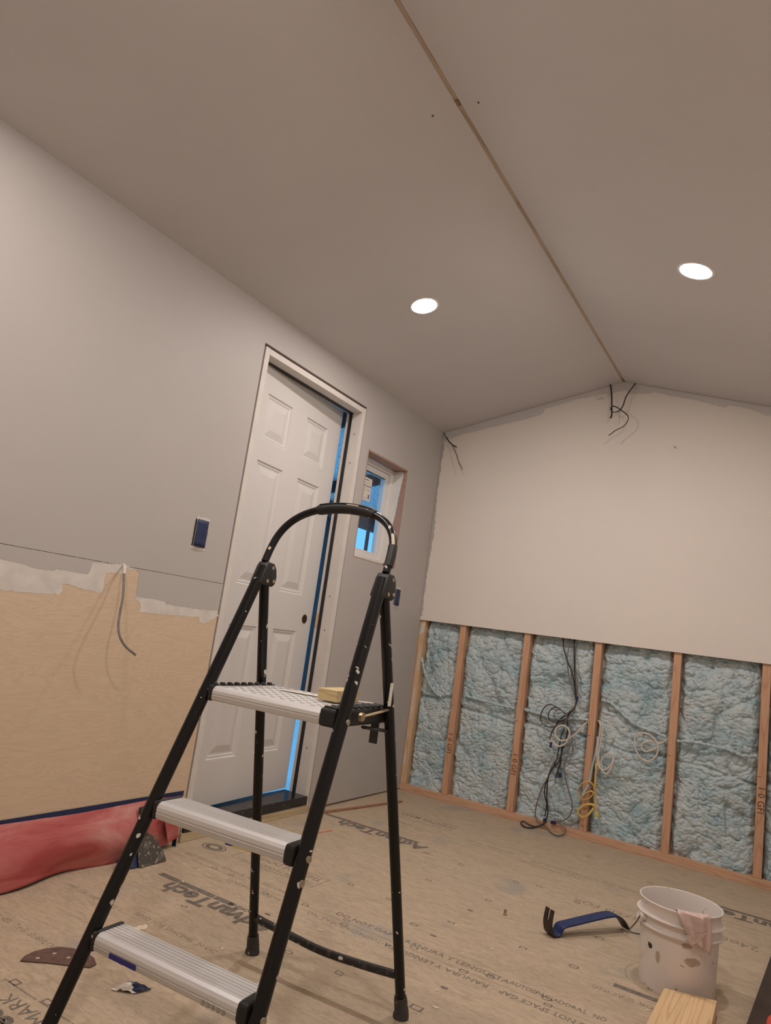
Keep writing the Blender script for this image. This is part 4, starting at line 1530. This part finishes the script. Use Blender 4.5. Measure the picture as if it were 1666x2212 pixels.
GB = 'black cables bundled in the third stud bay'
rows_ = [
    ('black cable crossing left into the small coil', 'cableb', .0038, [zA(672, 130, .02), zA(676, 170, .015), zA(682, 280, .0), zA(740, 480), zA(800, 620), zA(835, 800), zA(858, 1000), zA(866, 1090), zB(840, 60), zB(740, 150), zB(620, 240), zB(555, 340), zB(500, 440), zB(470, 520)]),
    ('grey-edged cable crossing left above the white coil', 'cableg', .0036, [zA(765, 130, .02), zA(763, 200, .01), zA(750, 320, 0), zA(735, 480, -.015), zA(760, 700, -.015), zA(800, 850), zA(848, 1010), zA(875, 1100), zB(860, 30), zB(830, 130), zB(740, 210), zB(620, 290), zB(540, 370), zB(490, 470), zB(475, 545)]),
    ('black cable ending cut short beside the navy tape tab', 'cableb', .0042, [zA(835, 130, .02), zA(837, 200, .01), zA(841, 420), zA(846, 650), zA(860, 900), zA(872, 1090), zB(820, 90), zB(750, 180), zB(736, 300), zB(740, 420), zB(705, 560), zB(660, 690), zB(642, 770), zB(640, 850), zB(610, 960), zB(558, 1110)]),
    ('long cable looping down over the sole plate', 'cableg', .0036, [zA(856, 130, .02), zA(857, 300, .005), zA(860, 550), zA(885, 800), zA(876, 1000), zB(850, 40), zB(725, 165, -.028), zB(770, 300), zB(802, 480), zB(790, 600), zB(720, 720), zB(600, 820), zB(510, 920), zB(465, 1060), zB(360, 1260), zB(290, 1450), zB(257, 1620), zB(268, 1715, -.012), zB(340, 1800, -.012), zB(430, 1860, -.014), zB(500, 1940, -.02), zB(600, 1980, -.03), zB(690, 1950, -.03), zB(705, 1880, -.02), zB(640, 1810, -.014), zB(575, 1787, -.01)]),
    ('thin cable dropping from the white coil to the navy tape', 'cableb', .0034, [zB(690, 380), zB(645, 480), zB(617, 620), zB(592, 760), zB(560, 880), zB(485, 1020), zB(430, 1150), zB(397, 1260), zB(396, 1380), zB(422, 1500), zB(412, 1600), zB(400, 1690, -.01)]),
    ('black cable running down to the coil on the sole plate', 'cableb', .0040, [zB(650, 640), zB(642, 770), zB(600, 880), zB(500, 980), zB(450, 1100), zB(432, 1250), zB(425, 1400), zB(442, 1560), zB(432, 1700, -.012), zB(375, 1800, -.014), zB(280, 1845, -.02), zB(160, 1815, -.024), zB(80, 1765, -.024), zB(40, 1790, -.024), zB(90, 1845, -.03), zB(200, 1862, -.03), zB(290, 1840, -.026)]),
    ('pale-edged cable bowing right down to the navy tape', 'cableg', .0034, [zB(815, 620, .01), zB(822, 700, .005), zB(800, 775, -.01), zB(740, 805), zB(692, 880), zB(690, 960), zB(710, 1130), zB(752, 1300), zB(800, 1460), zB(806, 1570), zB(770, 1680), zB(700, 1740, -.014), zB(600, 1765, -.012)]),
    ('wide black loop left of the cable bundle', 'cableb', .0030, [zB(760, 190), zB(690, 130), zB(600, 65), zB(480, 12), zB(390, 60), zB(335, 170), zB(345, 270), zB(420, 340), zB(520, 352), zB(620, 330), zB(700, 270)]),
    ('inner black loop left of the cable bundle', 'cableb', .0028, [zB(740, 220, -.026), zB(680, 140, -.026), zB(590, 60, -.026), zB(500, 75, -.026), zB(450, 170, -.026), zB(480, 250, -.026), zB(570, 280, -.026), zB(680, 250, -.026)]),
    ('small tight black loop at the heart of the bundle', 'cableg', .0028, [zB(725, 200, -.03), zB(660, 110, -.03), zB(580, 100, -.03), zB(535, 160, -.03), zB(565, 225, -.03), zB(640, 240, -.03), zB(715, 215, -.03)]),
]
for lab, mt, r_, pts in rows_:
    cable('cable', pts, r_, mt, lab, group=GB)
cable('cable', [zB(1050, 268, .03), zB(1020, 290, .0), zB(980, 322), zB(900, 420), zB(800, 492), zB(720, 545, -.03), zB(620, 548, -.034), zB(557, 470, -.034), zB(565, 375, -.034), zB(640, 328, -.034), zB(720, 345, -.034), zB(768, 430, -.034), zB(750, 525, -.034), zB(690, 610, -.03), zB(610, 638, -.03), zB(540, 600, -.03), zB(490, 520, -.03)], .0046, 'cablew',
      'white cable coiled twice in front of the black cable bundle', group=None)
cable('cable', [zB(1192, 255, .03), zB(1215, 275, .0), zB(1232, 335), zB(1215, 480), zB(1190, 650), zB(1180, 800), zB(1192, 900), zB(1230, 970), zB(1300, 990), zB(1370, 940), zB(1415, 850), zB(1408, 775), zB(1350, 750), zB(1280, 800), zB(1240, 880), zB(1268, 960)], .0044, 'cablew',
      'white cable hanging right of the middle stud with an upper loop')
cable('cable', [zB(1200, 255, .035), zB(1235, 275, .005), zB(1262, 330), zB(1252, 480), zB(1222, 640), zB(1202, 800), zB(1222, 930), zB(1262, 1012), zB(1320, 1055), zB(1382, 990), zB(1430, 850), zB(1435, 800)], .0044, 'cablew',
      'white cable hanging right of the middle stud with the lower loop')
cable('cable', [zB(1190, 500, .02), zB(1185, 600, .0), zB(1160, 750), zB(1110, 950), zB(1075, 1130, -.024), zB(1050, 1215, -.026), zB(1000, 1310, -.026), zB(960, 1372, -.026)], .0056, 'foam',
      'foam-crusted cable slanting across the middle stud')
cable('cable', [zB(1172, 840, .01), zB(1168, 920), zB(1160, 1080), zB(1148, 1250), zB(1146, 1400), zB(1150, 1520), zB(1100, 1605, -.03), zB(1030, 1680, -.032), zB(960, 1702, -.032), zB(902, 1660, -.032), zB(905, 1590, -.032), zB(980, 1522, -.032), zB(1080, 1508, -.032), zB(1150, 1540, -.03), zB(1175, 1640, -.026), zB(1190, 1690, -.024)], .0058, 'cabley',
      'yellow cable hanging beside the middle stud with the lower loop', flat=.6)
cable('cable', [zB(1135, 1290, -.026), zB(1120, 1220, -.03), zB(1060, 1168, -.034), zB(960, 1192, -.034), zB(892, 1290, -.034), zB(910, 1390, -.034), zB(980, 1440, -.034), zB(1060, 1420, -.034), zB(1122, 1350, -.034), zB(1090, 1310, -.036), zB(1010, 1342, -.036), zB(950, 1400, -.036)], .0056, 'cabley',
      'yellow cable loop coiled above the lower loop on the middle stud', flat=.6)
for k, (dx, dy) in enumerate(((0, 0), (22, -12), (-18, 10))):
    o = MB().tube([zB(1165 + dx * .4, 1620, -.028), zB(1175 + dx, 1670 + dy, -.030), zB(1180 + dx * 1.6, 1710 + dy, -.034)], .0026, 6).build('stripped_end', 'yellow', bpy.data.objects['cable.014'] if 'cable.014' in bpy.data.objects else None, smooth=True)
cable('cable', [zC(880, 845, .03), zC(860, 852, .01), zC(835, 866), zC(800, 880), zC(760, 865, -.006), zC(690, 868), zC(665, 905), zC(690, 940), zC(745, 930, -.010), zC(790, 900, -.016), zC(770, 850, -.018), zC(720, 808, -.018), zC(650, 802, -.018), zC(612, 850, -.018), zC(622, 930, -.018), zC(670, 1000, -.018), zC(730, 1015, -.018), zC(780, 972, -.018), zC(795, 905, -.018), zC(770, 850, -.02)], .0042, 'cablew',
      'white cable coiled against the foam in the fourth bay')
# foam-coated cable runs
for lab, pts in (('foam-crusted cable run crossing the second bay', [bw(q, .012) for q in ((1005, 1503), (1030, 1510), (1060, 1517), (1085, 1524), (1112, 1530))]),
                 ('foam-crusted cable run crossing the third bay', [bw(q, .016) for q in ((1134, 1532), (1165, 1542), (1200, 1552), (1240, 1552), (1275, 1556))]),
                 ('foam-crusted cable slanting through the fourth bay', [bw(q, .008) for q in ((1300, 1511), (1322, 1520), (1345, 1542), (1372, 1564), (1400, 1576), (1440, 1592))]),
                 ('foam-crusted cable run crossing the fifth bay', [bw(q, .006) for q in ((1464, 1600), (1500, 1603), (1540, 1612), (1575, 1620), (1605, 1632), (1636, 1633))]),
                 ('foam-crusted cable curving down the corner bay', [bw(q, .006) for q in ((911, 1420), (916, 1445), (925, 1470), (940, 1495), (955, 1505))])):
    sp_ = smooth_path(pts, 12)
    rn = random.Random(len(lab))
    sp_ = [p + np.array([0, rn.uniform(-.002, .002), rn.uniform(-.0025, .0025)]) for p in sp_]
    tag(MB().tube(sp_, [rn.uniform(.0055, .0105) for _ in sp_], 9).build('foam_coated_cable', 'foam', None, smooth=True), lab, 'cable')
# navy tape tabs on the cables
for (q, wd, ht, lab) in ((zA(882, 1040, -.027), .014, .030, 'navy tape tab wrapped round the bundle above the coils'), (zB(487, 620, -.026), .014, .032, 'navy tape tab hanging left of the white coil'),
                         (zB(622, 1075, -.026), .022, .032, 'navy tape tab beside the cut cable end'), (zB(525, 1782, -.012), .030, .020, 'navy tape tab on the sole plate cables'), (zB(400, 1745, -.012), .022, .022, 'navy tape knot where cables meet the sole plate')):
    poly = ragged([(-wd / 2, -ht / 2), (wd / 2, -ht / 2 + .003), (wd / 2 - .001, ht / 2), (-wd / 2 + .002, ht / 2 - .002)], .008, .0012)
    o = MB().prism([(q[0] + p[0], q[1], q[2] + p[1]) for p in poly], (0, -.003, 0)).build('tape_tab', 'navy', None)
    tag(o, lab, 'tape')

# cables at the ridge and in the corner
cable('ridge_cable', [zD(465, 340, -.016), zD(472, 400, -.028), zD(490, 530, -.05), zD(497, 650, -.06), zD(500, 900, -.075), zD(500, 1080, -.08), zD(490, 1180, -.085), zD(458, 1228, -.09)], .0045, 'cableb', 'straight black cable hanging below the ridge, left of the looped one', flat=.6)
cable('ridge_cable', [zD(1110, 320, -.016), zD(1060, 400, -.03), zD(1000, 480, -.045), zD(910, 605, -.055), zD(850, 720, -.06), zD(800, 880, -.065), zD(730, 1000, -.07), zD(650, 1060, -.075), zD(560, 1077, -.09), zD(490, 1040, -.095), zD(470, 980, -.096), zD(505, 928, -.094), zD(560, 925, -.09), zD(640, 955, -.088), zD(720, 1010, -.088), zD(830, 1090, -.09), zD(910, 1170, -.092), zD(922, 1250, -.095), zD(880, 1350, -.098), zD(800, 1440, -.10), zD(680, 1505, -.105), zD(570, 1560, -.11), zD(500, 1620, -.115), zD(420, 1672, -.12)], .0042, 'cableb',
      'black cable looped and curling out below the ridge', flat=.6)


def z8b(a, b_, y):
    return bw((900 + a * .4598, 780 + b_ * .4598), y)


co = cable('corner_cable', [z8b(128, 338, -.015), z8b(140, 358, -.03), z8b(152, 376, -.04), z8b(168, 395, -.05), z8b(188, 438, -.06), z8b(198, 472, -.065), z8b(216, 508, -.075)], .0030, 'cableg', 'thin dark cable dangling from the upper corner of the far wall')
cable('cable_branch', [z8b(140, 358, -.032), z8b(155, 380, -.044), z8b(172, 396, -.05), z8b(188, 404, -.056)], .0042, 'cableb', None, parent=co)
